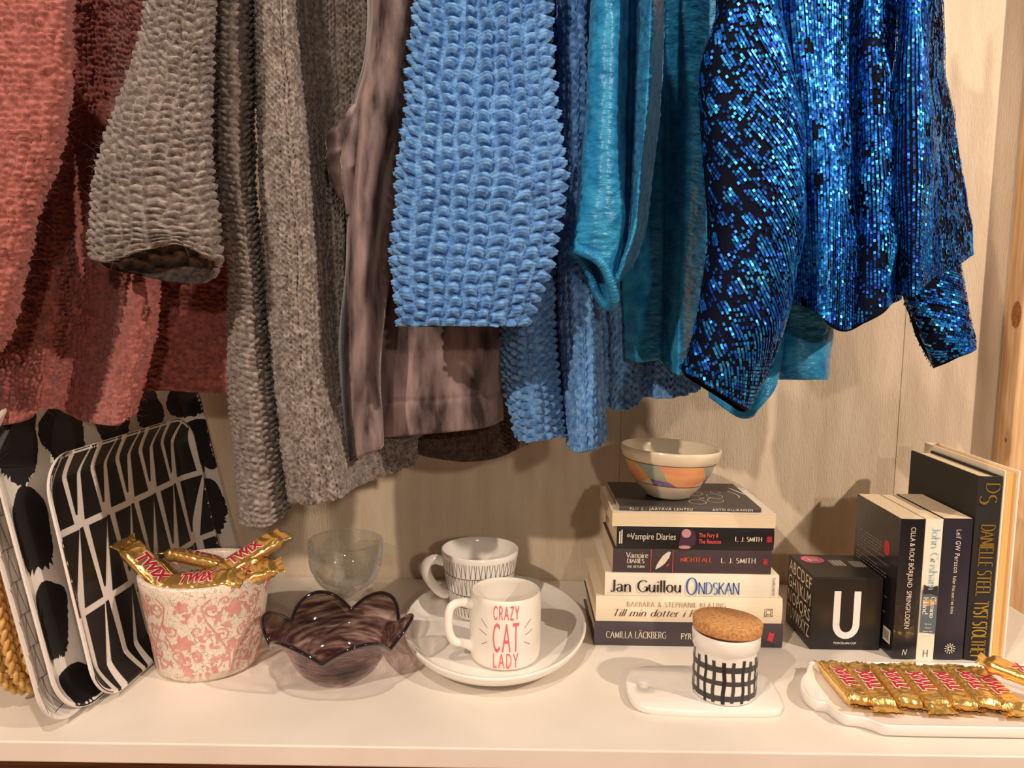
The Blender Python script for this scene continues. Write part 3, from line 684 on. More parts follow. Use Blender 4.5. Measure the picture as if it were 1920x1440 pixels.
# ================================================================== glass bowl and goblet
mg = glassy('violet_glass', (.46, .33, .37), (.96, .89, .87), .95, 1.0)
GX, GY = -.179, .133
gb = thing('glass_bowl', 'violet streaked glass bowl with a wavy fluted rim', 'bowl', (GX, GY, 0))
prof = [(0, .004), (.018, .002), (.030, .003), (.040, .010), (.047, .021), (.0515, .031), (.056, .040), (.063, .0475), (.0715, .0515)]
pr = smooth_pts(prof, 44); off = np.array([0.0028] * 44)
inner = pr.copy(); T = np.gradient(pr, axis=0); T /= np.linalg.norm(T, axis=1, keepdims=True); inner = pr + np.stack([-T[:, 1], T[:, 0]], 1) * .0032
rimarc = [(pr[-1] + inner[-1]) / 2 + T[-1] * .0022]
full = np.concatenate([pr, rimarc, inner[::-1]]); full[:, 0] = np.maximum(full[:, 0], 0)
K = len(full)
def flute(R, Z, a, k):
    wgt = np.clip((Z - .022) / .030, 0, 1.1) ** 1.6; q = np.sqrt(np.sin(3 * (a + np.pi / 2)) ** 2 + .012); sh = 2 * q ** .8 - 1.15
    return R * (1 + .07 * wgt * sh) + 0 * a, Z + .0105 * wgt * sh
gbo = lathe('bowl_body', full, mg, gb, 220, flute)
co = np.empty(len(gbo.data.vertices) * 3); gbo.data.vertices.foreach_get('co', co); co = co.reshape(-1, 3); an = np.arctan2(co[:, 1], co[:, 0]); rr = np.hypot(co[:, 0], co[:, 1])
tw_ = an + rr * 16 + co[:, 2] * 10
sw = np.stack([np.cos(tw_) * 1.6, np.sin(tw_) * 1.6, co[:, 2] * 260 + rr * 60], 1)
at_ = gbo.data.attributes.new('swirl', 'FLOAT_VECTOR', 'POINT'); at_.data.foreach_set('vector', sw.astype(np.float32).ravel())

# thick dark lip of the bowl
aa = np.linspace(0, 2 * np.pi, 240, endpoint=False); rimR, rimZ = flute(np.full((1, 240), full[44][0]), np.full((1, 240), full[44][1]), aa[None, :], None)
Vr, Fr = tube(np.stack([rimR[0] * np.cos(aa), rimR[0] * np.sin(aa), rimZ[0]], 1), .0021, 8, True); mk('lip', Vr, Fr, mat('violet_lip', S(34, 22, 28), .08, coat=.6), gb)
mc = glassy('clear_glass', (.95, .955, .94), None, 1.0, None, .14)
p0 = at(648, 1012, .335); gz = float(p0[2])
go = thing('glass_goblet', 'clear pressed-glass footed dessert goblet with striped leaf relief', 'goblet', (float(p0[0]), .335, 0))
RG = .0485
bowl = smooth_pts([(.0115, gz - .068), (.020, gz - .066), (.034, gz - .056), (.0445, gz - .036), (.0475, gz - .015), (RG, gz - .001)], 70)
inn = smooth_pts([(RG - .003, gz - .001), (.0435, gz - .015), (.0400, gz - .036), (.029, gz - .053), (.012, gz - .060), (0.0, gz - .061)], 26)
stem = smooth_pts([(0, .003), (.030, .001), (.0335, .003), (.030, .006), (.015, .010), (.0115, .016), (.0112, gz - .072)], 30)
gprof = np.concatenate([stem, bowl, [(RG - .0012, gz + .0006)], inn])
g = np.random.default_rng(4); discs = [(g.uniform(0, 2 * math.pi), gz - g.uniform(.010, .056), g.uniform(.009, .0125), g.uniform(0, math.pi)) for _ in range(46)]
def emboss(R, Z, a, k):
    H_ = np.zeros_like(Z + 0 * a); s_ = .046
    for (da, dz, dr, an) in discs:
        x = (np.mod(a - da + np.pi, 2 * np.pi) - np.pi) * s_ + 0 * Z; y = (Z - dz) * 1.15 + 0 * a; d = np.hypot(x, y); ins = d < dr
        H_ = np.where(ins, .0008 * (.5 + .5 * np.sin((x * math.cos(an) + y * math.sin(an)) * 2 * np.pi / .0024)) + .0002, H_); H_ = np.where(np.abs(d - dr) < .0006, .0010, H_)
    m = (k >= 30) & (k < 96); return R + np.where(m, H_, 0) + 0 * a, Z + 0 * a
lathe('goblet_body', gprof, mc, go, 300, emboss)

st_ = []
for (da, dz, dr, an) in discs:
    x0 = ((da + math.pi) % (2 * math.pi) - math.pi) * .046; st_.append(stripline([(x0 + p[0], dz + p[1] * .87) for p in arc(0, 0, dr, dr, 0, 360, 20)], .0006))
    for k in range(-4, 5):
        q = k * .0024
        if abs(q) < dr * .9:
            h_ = math.sqrt(dr * dr - q * q) * .92; cx_, sx_ = math.cos(an), math.sin(an); st_.append(stripline([(x0 + q * cx_ - h_ * sx_, dz + (q * sx_ + h_ * cx_) * .87), (x0 + q * cx_ + h_ * sx_, dz + (q * sx_ - h_ * cx_) * .87)], .0008))
bz, br_ = bowl[:, 1], bowl[:, 0]
def gob(x, y): r = float(np.interp(y, bz, br_)) + .0009; return (r * math.cos(x / .046), r * math.sin(x / .046), y)
rel = mapped('leaf_relief', merge_txt(st_), gob, glassy('relief_glass', (.93, .93, .90), None, 1.0, None, .80), go, .005); rel['kind'] = 'stuff'
# ================================================================== oval dish with two mugs
DX, DY = .0, .232; DA, DB = .1065, .150
pc = on(931, 1181, .02); DX = float(pc[0]) - .002
dish = thing('oval_dish', 'deep oval white dish holding two mugs', 'dish', (DX, DY, 0))
prof = smooth_pts([(0, .003), (.70, .001), (.80, .002), (.90, .008), (.97, .015), (1.0, .0222)], 26).tolist() + [(.995, .0240), (.972, .0236)] + smooth_pts([(.965, .0215), (.93, .0150), (.87, .0095), (.80, .0072), (.5, .0066), (0, .0065)], 22).tolist()
a = np.linspace(0, 2 * np.pi, 96, endpoint=False); pr = np.array(prof)
V = np.stack([np.stack([pr[:, 0:1] * DA * np.cos(a), pr[:, 0:1] * DB * np.sin(a), np.repeat(pr[:, 1:2], 96, 1)], -1)]).reshape(-1, 3); idx = np.arange(len(pr) * 96).reshape(-1, 96); j = np.roll(idx, -1, 1)
mk('dish_body', V, np.stack([idx[:-1], j[:-1], j[1:], idx[1:]], -1).reshape(-1, 4), M['white'], dish)
ZP = .0068
# mug with lettering
mx = float(at(947, 1190, .166)[0]); CX, CY = mx, .166; RM = .0388; HM = .0775
mug = thing('lettered_mug', 'white mug with pink CRAZY CAT LADY lettering in the oval dish', 'mug', (CX, CY, ZP))
prof = [(0, .0012), (.030, .0), (.0345, .0012), (.0375, .006), (RM, .014), (RM, .05), (.0382, HM - .006), (.0372, HM - .001), (.0364, HM), (.0354, HM - .001), (.0358, HM - .006), (.0362, .05), (.036, .014), (.033, .007), (0, .0055)]
lathe('mug_body', [tuple(p) for p in prof], M['bone'], mug, 80)
hp = smooth_pts([(-.0375, 0, .064), (-.050, 0, .0665), (-.060, -.002, .0635), (-.0635, -.003, .052), (-.0625, -.003, .036), (-.057, -.002, .025), (-.047, 0, .021), (-.036, 0, .0165)], 40)
ca_, sa_ = math.cos(.25), math.sin(.25); hp = np.stack([hp[:, 0] * ca_ - hp[:, 1] * sa_, hp[:, 0] * sa_ + hp[:, 1] * ca_, hp[:, 2]], 1)
mk('handle', *tube(hp, np.interp(np.linspace(0, 1, 40), [0, .12, .5, .88, 1], [.0062, .0048, .0046, .0048, .0062]), 12, False, 1.0, (0, 1, 0)), M['bone'], mug)
def cyl_fn(r, a0): return lambda x, y: ((r + .00025) * math.sin(x / r + a0), -(r + .00025) * math.cos(x / r + a0), y)
mf = cyl_fn(RM, .03)
def shifted(txt, dx, dy): return txt[0] + np.array([dx, dy]), txt[1]
parts = [shifted(fitw(stroke_text('CRAZY', .0135, pen=.14, gap=.34, align='CENTER'), .0275), 0, .0590), shifted(fitw(stroke_text('CAT', .0285, pen=.13, gap=.30, align='CENTER'), .0280), 0, .0245), shifted(fitw(stroke_text('LADY', .0145, pen=.14, gap=.34, align='CENTER'), .0270), 0, .0065)]
for p in parts: mapped('lettering', p, mf, M['pink'], mug, .004)
flat('ray_brown', 150, 104, 92)
for s_ in (1, -1):
    for x0, y0, x1, y1 in ((.0205, .0480, .0285, .0560), (.0215, .0400, .0310, .0440), (.0205, .0325, .0275, .0285)): mapped('ray_line', stripline([(s_ * x0, y0), (s_ * x1, y1)], .0006), mf, M['ray_brown'], mug, .004)
# patterned cup
qx = float(at(899, 1100, .288)[0]); QX, QY = qx, .288; HQ = .0835
cup = thing('line_pattern_cup', 'white flared cup with fine black zigzag lines in the oval dish', 'mug', (QX, QY, ZP))
rq = lambda z: .0305 + (.0480 - .0305) * min(max(z / HQ, 0), 1) ** .62
prof = [(0, .001), (.026, 0)] + [(rq(z), z) for z in np.linspace(.002, HQ - .001, 14)] + [(rq(HQ) - .0012, HQ)] + [(rq(z) - .0024, z) for z in np.linspace(HQ - .001, .006, 12)] + [(0, .005)]
lathe('cup_body', prof, M['white'], cup, 80)
hp = smooth_pts([(-.0445, 0, .068), (-.056, 0, .0715), (-.066, 0, .066), (-.0655, 0, .052), (-.055, 0, .036), (-.046, 0, .028), (-.039, 0, .027)], 40)
ca_, sa_ = math.cos(.2), math.sin(.2); hp = np.stack([hp[:, 0] * ca_ - hp[:, 1] * sa_, hp[:, 0] * sa_ + hp[:, 1] * ca_, hp[:, 2]], 1)
mk('handle', *tube(hp, .0042, 12, False, 1.5, (0, 1, 0)), M['white'], cup)
cq = lambda x, y: ((rq(y) + .0003) * math.sin(x / .045), -(rq(y) + .0003) * math.cos(x / .045), y)
ls = []; g = np.random.default_rng(8); nn = 44; XM = 3.0 * .045
for lev, (z0, z1) in enumerate(((.058, .076), (.036, .058), (.020, .036), (.006, .020))):
    if lev < 3: ls.append(stripline([(x, z0 + .0010 * math.sin(70 * x)) for x in np.linspace(-XM, XM, 90)], .0007))
    for i in range(nn):
        dx = 2 * XM / nn; x = -XM + dx * i
        ls.append(stripline([(x + .3 * dx * g.random(), z1), (x + dx * .5, z0)], .0005)); ls.append(stripline([(x + dx * (.7 + .3 * g.random()), z1), (x + dx * .5, z0)], .0005))
mapped('line_print', merge_txt(ls), cq, M['black'], cup, .006)

# ================================================================== books
def book(name, label, loc, L, W, T, cover, standing=False, hard=False, pages=None, fore=False, yaw=0., group=None):
    """local X runs along the spine, Y from the spine to the fore-edge, Z through the thickness"""
    t = thing(name, label, 'book', loc, (0, math.pi / 2, 0) if standing else (0, 0, yaw), group)
    ct = .0022 if hard else .0006; bm = bmesh.new(); ov = .003 if hard else 0
    box(bm, (0, 0, 0), (L, W, ct), .0003, 1); box(bm, (0, 0, T - ct), (L, W, T), .0003, 1)
    n = 7                                              # rounded spine
    ys = [(-.0022 if hard else -.0012) * math.sin(math.pi * i / (n - 1)) for i in range(n)]; zs = [T * i / (n - 1) for i in range(n)]
    v = [[bm.verts.new((x, y, z)) for y, z in zip(ys, zs)] for x in (0, L)] + [[bm.verts.new((x, y + ct, z)) for y, z in zip(ys, zs)] for x in (0, L)]
    for i in range(n - 1):
        bm.faces.new((v[0][i], v[1][i], v[1][i + 1], v[0][i + 1])); bm.faces.new((v[2][i], v[2][i + 1], v[3][i + 1], v[3][i]))
        for s_ in (0, 1): bm.faces.new((v[s_][i], v[s_][i + 1], v[s_ + 2][i + 1], v[s_ + 2][i]))
    bmesh.ops.recalc_face_normals(bm, faces=bm.faces)
    if not fore: bmk('cover', bm, cover, t)
    else:
        for q in bm.verts: q.co.y = W - q.co.y
        bmesh.ops.reverse_faces(bm, faces=bm.faces); bmk('cover', bm, cover, t)
    lo, hi = (ov, ct, ct), (L - ov, W - ov - .0006, T - ct)
    if fore: lo, hi = (ov, ov + .0006, ct), (L - ov, W - ct, T - ct)
    boxobj('page_block', lo, hi, pages or M['page'], t)
    return t
XD, YD = (1, 0, 0), (0, 0, 1)
def spine(t, name, txt, x, z, mtl, y=-.0022): return place(name, txt, (x, y, z), XD, YD, mtl, t, .0002)
def quad(t, name, x0, z0, x1, z1, mtl, y=-.0021): return mk(name, [(x0, y, z0), (x1, y, z0), (x1, y, z1), (x0, y, z1)], [(0, 1, 2, 3)], mtl, t, smooth=False)
flat('cov_plum', 72, 62, 68, .4, bump=(30, .05, .001)); flat('cov_cream', 244, 228, 200, .45); flat('cov_white', 246, 236, 216, .4); flat('cov_brown', 70, 56, 60, .4); flat('cov_black', 26, 24, 26, .35)
flat('cov_slate', 74, 68, 66, .4); flat('cov_ivory', 240, 228, 208, .5); flat('cov_navy', 46, 42, 54, .3); flat('cov_ink', 30, 29, 34, .25, coat=.3); flat('cov_jet', 34, 31, 30, .6)
flat('ink_dark', 52, 46, 44); flat('ink_blue', 40, 96, 170); flat('ink_tan', 176, 152, 122); flat('ink_brown', 92, 66, 60); flat('ink_ivory', 232, 220, 200); flat('ink_orange', 214, 96, 66); flat('ink_red', 214, 52, 60)
flat('ink_coral', 232, 96, 88); flat('ink_sky', 140, 190, 208); flat('ink_gold', 200, 164, 72, .35, metal=.7); flat('face_pink', 190, 140, 140); flat('plum_dark', 70, 40, 62); flat('grey_tag', 150, 140, 134); flat('sticker_pink', 240, 110, 160); flat('sand', 190, 150, 90)
flat('page_old', 236, 190, 120, .8, col2=S(222, 172, 100), nscale=40, stretch=(.5, 1, 60)); flat('sea_grey', 96, 108, 116)

YF = .214
def zz(v, u=1300, y=YF): return max(0., float(at(u, v, y)[2]))
lev = [0.] + [zz(v) for v in (1168, 1120, 1077.5, 1032, 990, 962.5)]; lev.append(zz(948))
def xx(u, v, y=YF): return float(at(u, v, y)[0])
def stacked(i, name, label, u0, u1, v, W, cover, dy=0., **k):
    x0, x1 = xx(u0, v, YF + dy), xx(u1, v, YF + dy); t = book(name, label, (x0, YF + dy, lev[i] + .0002 * (i > 0)), x1 - x0, W, lev[i + 1] - lev[i] - .0004, cover, **k); t['L'] = x1 - x0; del t['L']
    return t, x1 - x0, lev[i + 1] - lev[i]
GS = 'books in the flat stack'
t, L, T = stacked(0, 'hardback_book', 'plum-grey hardback with pale lettering at the foot of the flat stack', 1114, 1467, 1190, .135, M['cov_plum'], hard=True, group=GS)
spine(t, 'author_name', fitw(stroke_text('CAMILLA L\u00c4CKBERG', T * .27, pen=.13, nib=.4, serif=.09), L * .32), L * .062, T * .36, M['ink_ivory'])
spine(t, 'title', fitw(font_text('FYRVAKTAREN', T * .25, bold=.005), L * .23), L * .46, T * .34, M['ink_ivory'])
lg = [(-.004, -.004), (.002, -.006), (.004, .004), (-.002, .006)]; mk('publisher_mark', [(L * .935 + x, -.0023, T * .48 + z) for x, z in lg], [(0, 1, 2, 3)], M['ink_red'], t, False)
t, L, T = stacked(1, 'paperback_book', 'cream book with brown handwritten title second from the foot of the stack', 1117, 1466, 1143, .132, M['cov_cream'], dy=.001, hard=True, group=GS)
spine(t, 'author_name', fitw(stroke_text('BARBARA & STEPHANIE KEATING', T * .18, pen=.13, nib=.4, serif=.10, gap=.26), L * .53), L * .165, T * .62, M['ink_tan'])
spine(t, 'title', fitw(stroke_text('Till min dotter i Frankrike', T * .27, pen=.11, nib=.3, slant=.28, gap=.10), L * .64), L * .10, T * .24, M['ink_brown'])
lg = [stripline(q, .0006) for q in ([(0, 0), (.009, 0), (.009, .009), (0, .009), (0, 0)], arc(.0045, .005, .003, .003, 0, 360, 12), [(0, 0), (.004, .003)], [(.009, .009), (.006, .007)], [(.009, 0), (.006, .003)])]
spine(t, 'publisher_mark', merge_txt(lg), L * .905, T * .30, M['ink_brown'])
t, L, T = stacked(2, 'paperback_book', 'white paperback with large black and blue spine lettering in the flat stack', 1134, 1460, 1098, .128, M['cov_white'], dy=.003, group=GS)
spine(t, 'author_name', fitw(stroke_text('Jan Guillou', T * .50, pen=.15, nib=.35, serif=.09, gap=.12), L * .408), L * .030, T * .20, M['ink_dark'])
spine(t, 'title', fitw(stroke_text('O', T * .74, pen=.14, nib=.3), L * .066), L * .464, T * .10, M['ink_blue']); spine(t, 'title', fitw(stroke_text('NDSKAN', T * .50, pen=.13, nib=.4, serif=.07, gap=.10), L * .235), L * .536, T * .14, M['ink_blue'])
nt = font_text('NORSTEDTS', T * .10); place('publisher_name', nt, (L * .975, -.0018, T * .10), (0, 0, 1), (-1, 0, 0), M['ink_dark'], t)
t, L, T = stacked(3, 'thick_paperback', 'thick brown paperback with a white feather picture on its spine', 1149, 1446, 1055, .106, M['cov_brown'], dy=.005, group=GS)
spine(t, 'series_name', stroke_text('Vampire', T * .22, pen=.15, nib=.4, serif=.08, gap=.10), L * .080, T * .62, M['ink_ivory'], -.0016); spine(t, 'series_name', stroke_text('DIARIES', T * .17, pen=.17, nib=.4, serif=.08, gap=.12), L * .088, T * .40, M['ink_ivory'], -.0016)
spine(t, 'series_name', stroke_text('THE RETURN', T * .10, pen=.18, nib=.5, serif=.08, gap=.14), L * .088, T * .20, M['ink_ivory'], -.0016)
for f in (.237, .375): quad(t, 'divider_line', L * f, T * .04, L * f + .0007, T * .96, M['ink_orange'], -.0016)
fe = np.array([(.0, .0), (.004, .002), (.009, .006), (.013, .012), (.0145, .0175), (.012, .018), (.007, .014), (.003, .008), (.001, .004)]); fe = fe * (T / .024)
mk('feather_picture', [(L * .268 + x, -.0016, T * .14 + z) for x, z in fe], [tuple(range(9))], M['ink_ivory'], t, False)
mk('feather_tip', [(L * .335 + x, -.0017, T * .26 + z) for x, z in ((0, 0), (.003, .001), (.0035, .004), (.001, .003))], [(0, 1, 2, 3)], M['ink_red'], t, False)
spine(t, 'title', fitw(stroke_text('NIGHTFALL', T * .18, pen=.17, nib=.4, serif=.09, gap=.14), L * .198), L * .425, T * .48, M['ink_orange'], -.0016)
spine(t, 'author_name', fitw(stroke_text('L. J. SMITH', T * .20, pen=.16, nib=.4, serif=.09, gap=.16), L * .218), L * .680, T * .46, M['ink_ivory'], -.0016)
def stamp(t, x, z, h): 
    for k in range(4): quad(t, 'publisher_mark', x + .0004 * (k % 2), z + h * .26 * k, x + h * .85, z + h * (.26 * k + .17), M['ink_red'], -.0017)
stamp(t, L * .945, T * .42, T * .22)
t, L, T = stacked(4, 'thick_paperback', 'thick black creased paperback with a portrait and red title on its spine', 1156, 1451, 1010, .106, M['cov_black'], dy=.004, group=GS)
spine(t, 'series_name', font_text('the', T * .16, xs=.8), L * .064, T * .52, M['ink_ivory'], -.0016); spine(t, 'series_name', fitw(font_text('Vampire Diaries', T * .29), L * .286), L * .088, T * .42, M['ink_ivory'], -.0016)
for k, h in enumerate((.55, .62)): quad(t, 'barcode_mark', L * (.015 + .013 * k), T * .22, L * (.023 + .013 * k), T * (.22 + h), M['ink_ivory'], -.0016)
hd = [(0, .14), (.004, .0), (.012, -.02), (.019, .2), (.0205, .55), (.018, .86), (.010, .95), (.003, .8)]
mk('portrait_cloth', [(L * .392 + x, -.0016, T * (.03 + z * .92 * 1.0) if z > 0 else T * .03) for x, z in hd], [tuple(range(8))], M['plum_dark'], t, False)
mk('portrait_face', [(L * .41 + .0055 + .0055 * math.cos(q), -.0017, T * .72 + T * .20 * math.sin(q)) for q in np.linspace(0, 6.28, 14)[:-1]], [tuple(range(13))], M['face_pink'], t, False)
mk('portrait_hand', [(L * .40 + .006 + .007 * math.cos(q), -.0017, T * .10 + T * .08 * math.sin(q)) for q in np.linspace(0, 6.28, 14)[:-1]], [tuple(range(13))], M['face_pink'], t, False)
spine(t, 'title', fitw(font_text('The Fury &', T * .19, bold=.008), L * .126), L * .520, T * .56, M['ink_coral'], -.0016); spine(t, 'title', fitw(font_text('The Reunion', T * .19, bold=.008), L * .142), L * .520, T * .28, M['ink_coral'], -.0016)
spine(t, 'author_name', fitw(stroke_text('L. J. SMITH', T * .20, pen=.17, nib=.4, serif=.09, gap=.12), L * .17), L * .752, T * .40, M['ink_ivory'], -.0016); stamp(t, L * .952, T * .38, T * .26)
t, L, T = stacked(5, 'ivory_book', 'ivory book with its page edges outwards near the top of the stack', 1148, 1455, 975, .125, M['cov_ivory'], dy=.002, fore=True, group=GS)
# thin slate book on top
zt = lev[6]; x0, x1 = xx(1161, 953, .222), xx(1427, 953, .222); L = x1 - x0; T = .0052
t = book('thin_book', 'thin slate-grey comic book with circle drawing under the painted bowl', (x0, .222, zt + .0002), L, .118, T, M['cov_slate'])
spine(t, 'title', fitw(font_text('FLU 2 - J\u00c4\u00c4T\u00c4V\u00c4 LENTSU', T * .48, bold=.015, spacing=1.25), L * .44), L * .075, T * .26, M['ink_ivory'], -.0014); spine(t, 'author_name', fitw(font_text('ANTTI OLLIKAINEN', T * .48, bold=.015, spacing=1.25), L * .285), L * .655, T * .26, M['ink_ivory'], -.0014)
rings = [stripline(arc(x, y, r, r, 0, 360, 24), .0007) for x, y, r in ((.095, .022, .010), (.118, .030, .0095), (.122, .050, .0095), (.100, .062, .010), (.080, .045, .010), (.128, .070, .006))] + [stripline(q, .0007) for q in ([(.100, .034), (.108, .044)], [(.106, .036), (.101, .046)], [(.112, .038), (.116, .046)])]
place('circle_drawing', merge_txt(rings), (0, 0, T), XD, (0, 1, 0), M['ink_ivory'], t, .0002)
place('cover_line', merge_txt([stripline([(.150, .095), (.162, .060)], .0022), stripline(arc(.120, .055, .032, .032, -20, 40, 10), .0012)]), (0, 0, T), XD, (0, 1, 0), M['ink_ivory'], t, .0002)
ZTOP = zt + .0002 + T

# painted bowl on the stack
bx, by = float(at(1252, 930, .270)[0]), .272
bw = thing('painted_bowl', 'cream bowl with coral, teal and violet patches on top of the book stack', 'bowl', (bx, by, ZTOP + .0012), (math.radians(-1.2), math.radians(2.0), 0))
RBW, HB = .0600, .0600
outer = [(0, .0035), (.020, .003), (.0225, 0), (.026, .0), (.028, .002), (.040, .0155), (.0485, .030), (.0545, .0445), (.0572, .0465), (.0592, .054), (RBW, HB - .001)]
inner = [(RBW - .0012, HB), (RBW - .003, HB - .002), (.0545, .047), (.047, .030), (.036, .014), (.018, .006), (0, .005)]
lathe('bowl_body', outer + inner, M['cream'], bw, 80)
br = lambda z: float(np.interp(z, [.0, .002, .0155, .030, .0445, .0465, .054, .06], [.026, .028, .040, .0485, .0545, .0572, .0592, .060]))
bf = lambda x, y: ((br(y) + .0004) * math.sin(x / .05), -(br(y) + .0004) * math.cos(x / .05), y)
flat('patch_coral', 238, 150, 124, .25, col2=S(240, 182, 104), nscale=24, stretch=(1, 1, 3)); flat('patch_teal', 150, 174, 160, .25, col2=S(178, 178, 140), nscale=60); flat('patch_violet', 112, 92, 150, .25, col2=S(150, 130, 170), nscale=500); flat('patch_sand', 214, 168, 110, .25)
Z0, Z1 = .0180, .0440
for k in range(4):
    o = -.165 + k * .0785
    for nm, ml, pl in (('teal_patch', 'patch_teal', [(o + .052, Z0 + .008), (o + .076, Z0 + .006), (o + .064, Z1), (o + .036, Z1)]), ('violet_patch', 'patch_violet', [(o + .056, Z0), (o + .088, Z0), (o + .0765, Z0 + .006), (o + .052, Z0 + .008)]),
                       ('coral_patch', 'patch_coral', [(o + .0885, Z0), (o + .110, Z0), (o + .131, Z0 + .008), (o + .1145, Z1), (o + .0645, Z1), (o + .077, Z0 + .006)])):
        mapped(nm, (np.array(pl), [tuple(range(len(pl)))]), bf, M[ml], bw, .004)
for z in (Z0, Z1): mapped('band_line', stripline([(x, z) for x in np.linspace(-.157, .157, 90)], .0007), lambda x, y: tuple(np.array(bf(x, y)) * np.array([1.003, 1.003, 1])), M['ink_brown'], bw, .006)

# standing books
YS = .190
def stood(name, label, u0, u1, vt, W, cover, x0, x1, **k):
    zt_ = float(at((u0 + u1) / 2, vt, YS)[2]); t = book(name, label, (x0, YS, zt_), zt_, W, x1 - x0 - .0004, cover, standing=True, group='books standing by the post', **k); return t, zt_, x1 - x0
t, L, T = stood('black_paperback', 'black paperback with blurb on its back standing beside the alphabet box', 1682, 1726, 973, .112, M['cov_ink'], .4335, .4605)
spine(t, 'author_name', fitw(font_text('CILLA & ROLF B\u00d6RJLIND', T * .20), L * .425), L * .055, T * .40, M['ink_ivory'], -.0016); spine(t, 'title', fitw(font_text('SPRINGFLODEN', T * .20), L * .27), L * .505, T * .40, M['ink_ivory'], -.0016)
place('publisher_mark', stroke_text('N', T * .24, pen=.12, nib=.4, serif=.10, slant=.2), (L * .965, -.0016, T * .36), (0, 0, 1), (-1, 0, 0), M['ink_ivory'], t)
g = np.random.default_rng(2); lines = []
for k in range(24):
    y = -.040 - k * .0036 - .004 * (k > 6) - .004 * (k > 12); x = -.104; end = -.104 + g.uniform(.055, .085) * (1 if k % 6 != 5 else .4)
    while x < end:
        wv = g.uniform(.003, .010); lines.append(stripline([(x, y), (min(x + wv, end), y)], .0011)); x += wv + .0015
place('blurb_text', merge_txt(lines), (0, 0, 0), (0, -1, 0), (-1, 0, 0), M['grey_tag'], t, .0002)
bars_ = [stripline([(-.022 + .0009 * k + .0003 * (k % 3), -L * .90), (-.022 + .0009 * k + .0003 * (k % 3), -L * .83)], .0005) for k in range(14)]
mk('barcode_label', [(L * .815, .0235, -.00015), (L * .815, .0065, -.00015), (L * .915, .0065, -.00015), (L * .915, .0235, -.00015)], [(0, 1, 2, 3)], M['ink_ivory'], t, False)
place('barcode', merge_txt(bars_), (0, 0, 0), (0, -1, 0), (-1, 0, 0), M['ink_dark'], t, .0003)
mk('round_sticker', [(L * .26 + .009 * math.cos(q), .028 + .007 * math.sin(q), -.0002) for q in np.linspace(0, 6.28, 20)[:-1]], [tuple(range(19))], M['ink_red'], t, False)
t, L, T = stood('white_paperback', 'white paperback with pale blue lettering between two dark paperbacks', 1728, 1763, 973, .108, M['cov_white'], .4610, .4805)
spine(t, 'author_name', fitw(stroke_text('John Grisham', T * .44, pen=.11, nib=.4, serif=.07, gap=.10), L * .44), L * .055, T * .36, M['ink_sky'], -.0016)
pic = [(L * .50, T * .04), (L * .80, T * .04), (L * .81, T * .96), (L * .47, T * .96), (L * .485, T * .6), (L * .475, T * .3)]
mk('island_picture', [(x, -.0015, z) for x, z in pic], [tuple(range(6))], M['sea_grey'], t, False)
mk('palm_picture', [(x, -.0016, z) for x, z in ((L * .46, T * .1), (L * .53, T * .1), (L * .525, T * .5), (L * .54, T * .95), (L * .465, T * .9), (L * .48, T * .5))], [tuple(range(6))], M['ink_dark'], t, False)
mk('beach_picture', [(x, -.0016, z) for x, z in ((L * .57, T * .1), (L * .62, T * .1), (L * .60, T * .9), (L * .56, T * .9))], [(0, 1, 2, 3)], M['sand'], t, False)
spine(t, 'title', fitw(stroke_text('Camino', T * .30, pen=.15, nib=.4, serif=.07, gap=.10), L * .15), L * .545, T * .54, M['whitep'], -.0018); spine(t, 'title', fitw(stroke_text('Island', T * .30, pen=.15, nib=.4, serif=.07, gap=.10), L * .12), L * .550, T * .12, M['whitep'], -.0018)
for k, s_ in enumerate(('No one', 'does it', 'better than', 'Grisham')):
    place('quote_text', font_text(s_, T * .085, bold=.01, align='CENTER'), (L * (.745 + .026 * k), -.0017, T * .5), (0, 0, 1), (-1, 0, 0), M['whitep'], t)
place('publisher_mark', stroke_text('H', T * .40, pen=.10, nib=.6, serif=.10), (L * .975, -.0016, T * .32), (0, 0, 1), (-1, 0, 0), M['ink_dark'], t)
t, L, T = stood('navy_paperback', 'dark navy paperback standing against the tall black hardback', 1766, 1815, 972, .110, M['cov_navy'], .4810, .5135)
spine(t, 'author_name', fitw(font_text('Leif GW Persson', T * .17, spacing=1.15), L * .30), L * .075, T * .42, M['ink_ivory'], -.0016); spine(t, 'title', fitw(font_text('Faller fritt som i en dr\u00f6m', T * .11, bold=.01, spacing=1.2), L * .265), L * .40, T * .42, M['ink_ivory'], -.0016)
eye = [stripline([(.0035 * math.cos(q), .0035 * math.sin(q)), (.0062 * math.cos(q), .0062 * math.sin(q))], .0010) for q in np.linspace(0, 6.28, 13)[:-1]] + [stripline(arc(0, 0, .0022, .0022, 0, 360, 12), .0012)]
place('publisher_mark', merge_txt(eye), (L * .915, -.0016, T * .5), XD, YD, M['ink_ivory'], t)
t, L, T = stood('black_hardback', 'tall black hardback with gold lettering and monogram on the spine', 1828, 1872, 893, .148, M['cov_jet'], .5150, .5425, hard=True)
spine(t, 'monogram', stroke_text('D', T * .56, pen=.12, nib=.3, xs=1.0), L * .035, T * .28, M['ink_gold'], -.0025); spine(t, 'monogram', stroke_text('S', T * .66, pen=.13, nib=.3, xs=1.1), L * .095, T * .08, M['ink_gold'], -.0026)
spine(t, 'author_name', fitw(stroke_text('DANIELLE STEEL', T * .56, pen=.15, nib=.35, serif=.06, gap=.08), L * .385), L * .255, T * .22, M['ink_gold'], -.0025); spine(t, 'title', fitw(stroke_text('TYST STOLTHET', T * .56, pen=.20, nib=.4, serif=.06, gap=.08), L * .31), L * .67, T * .20, M['ink_gold'], -.0025)
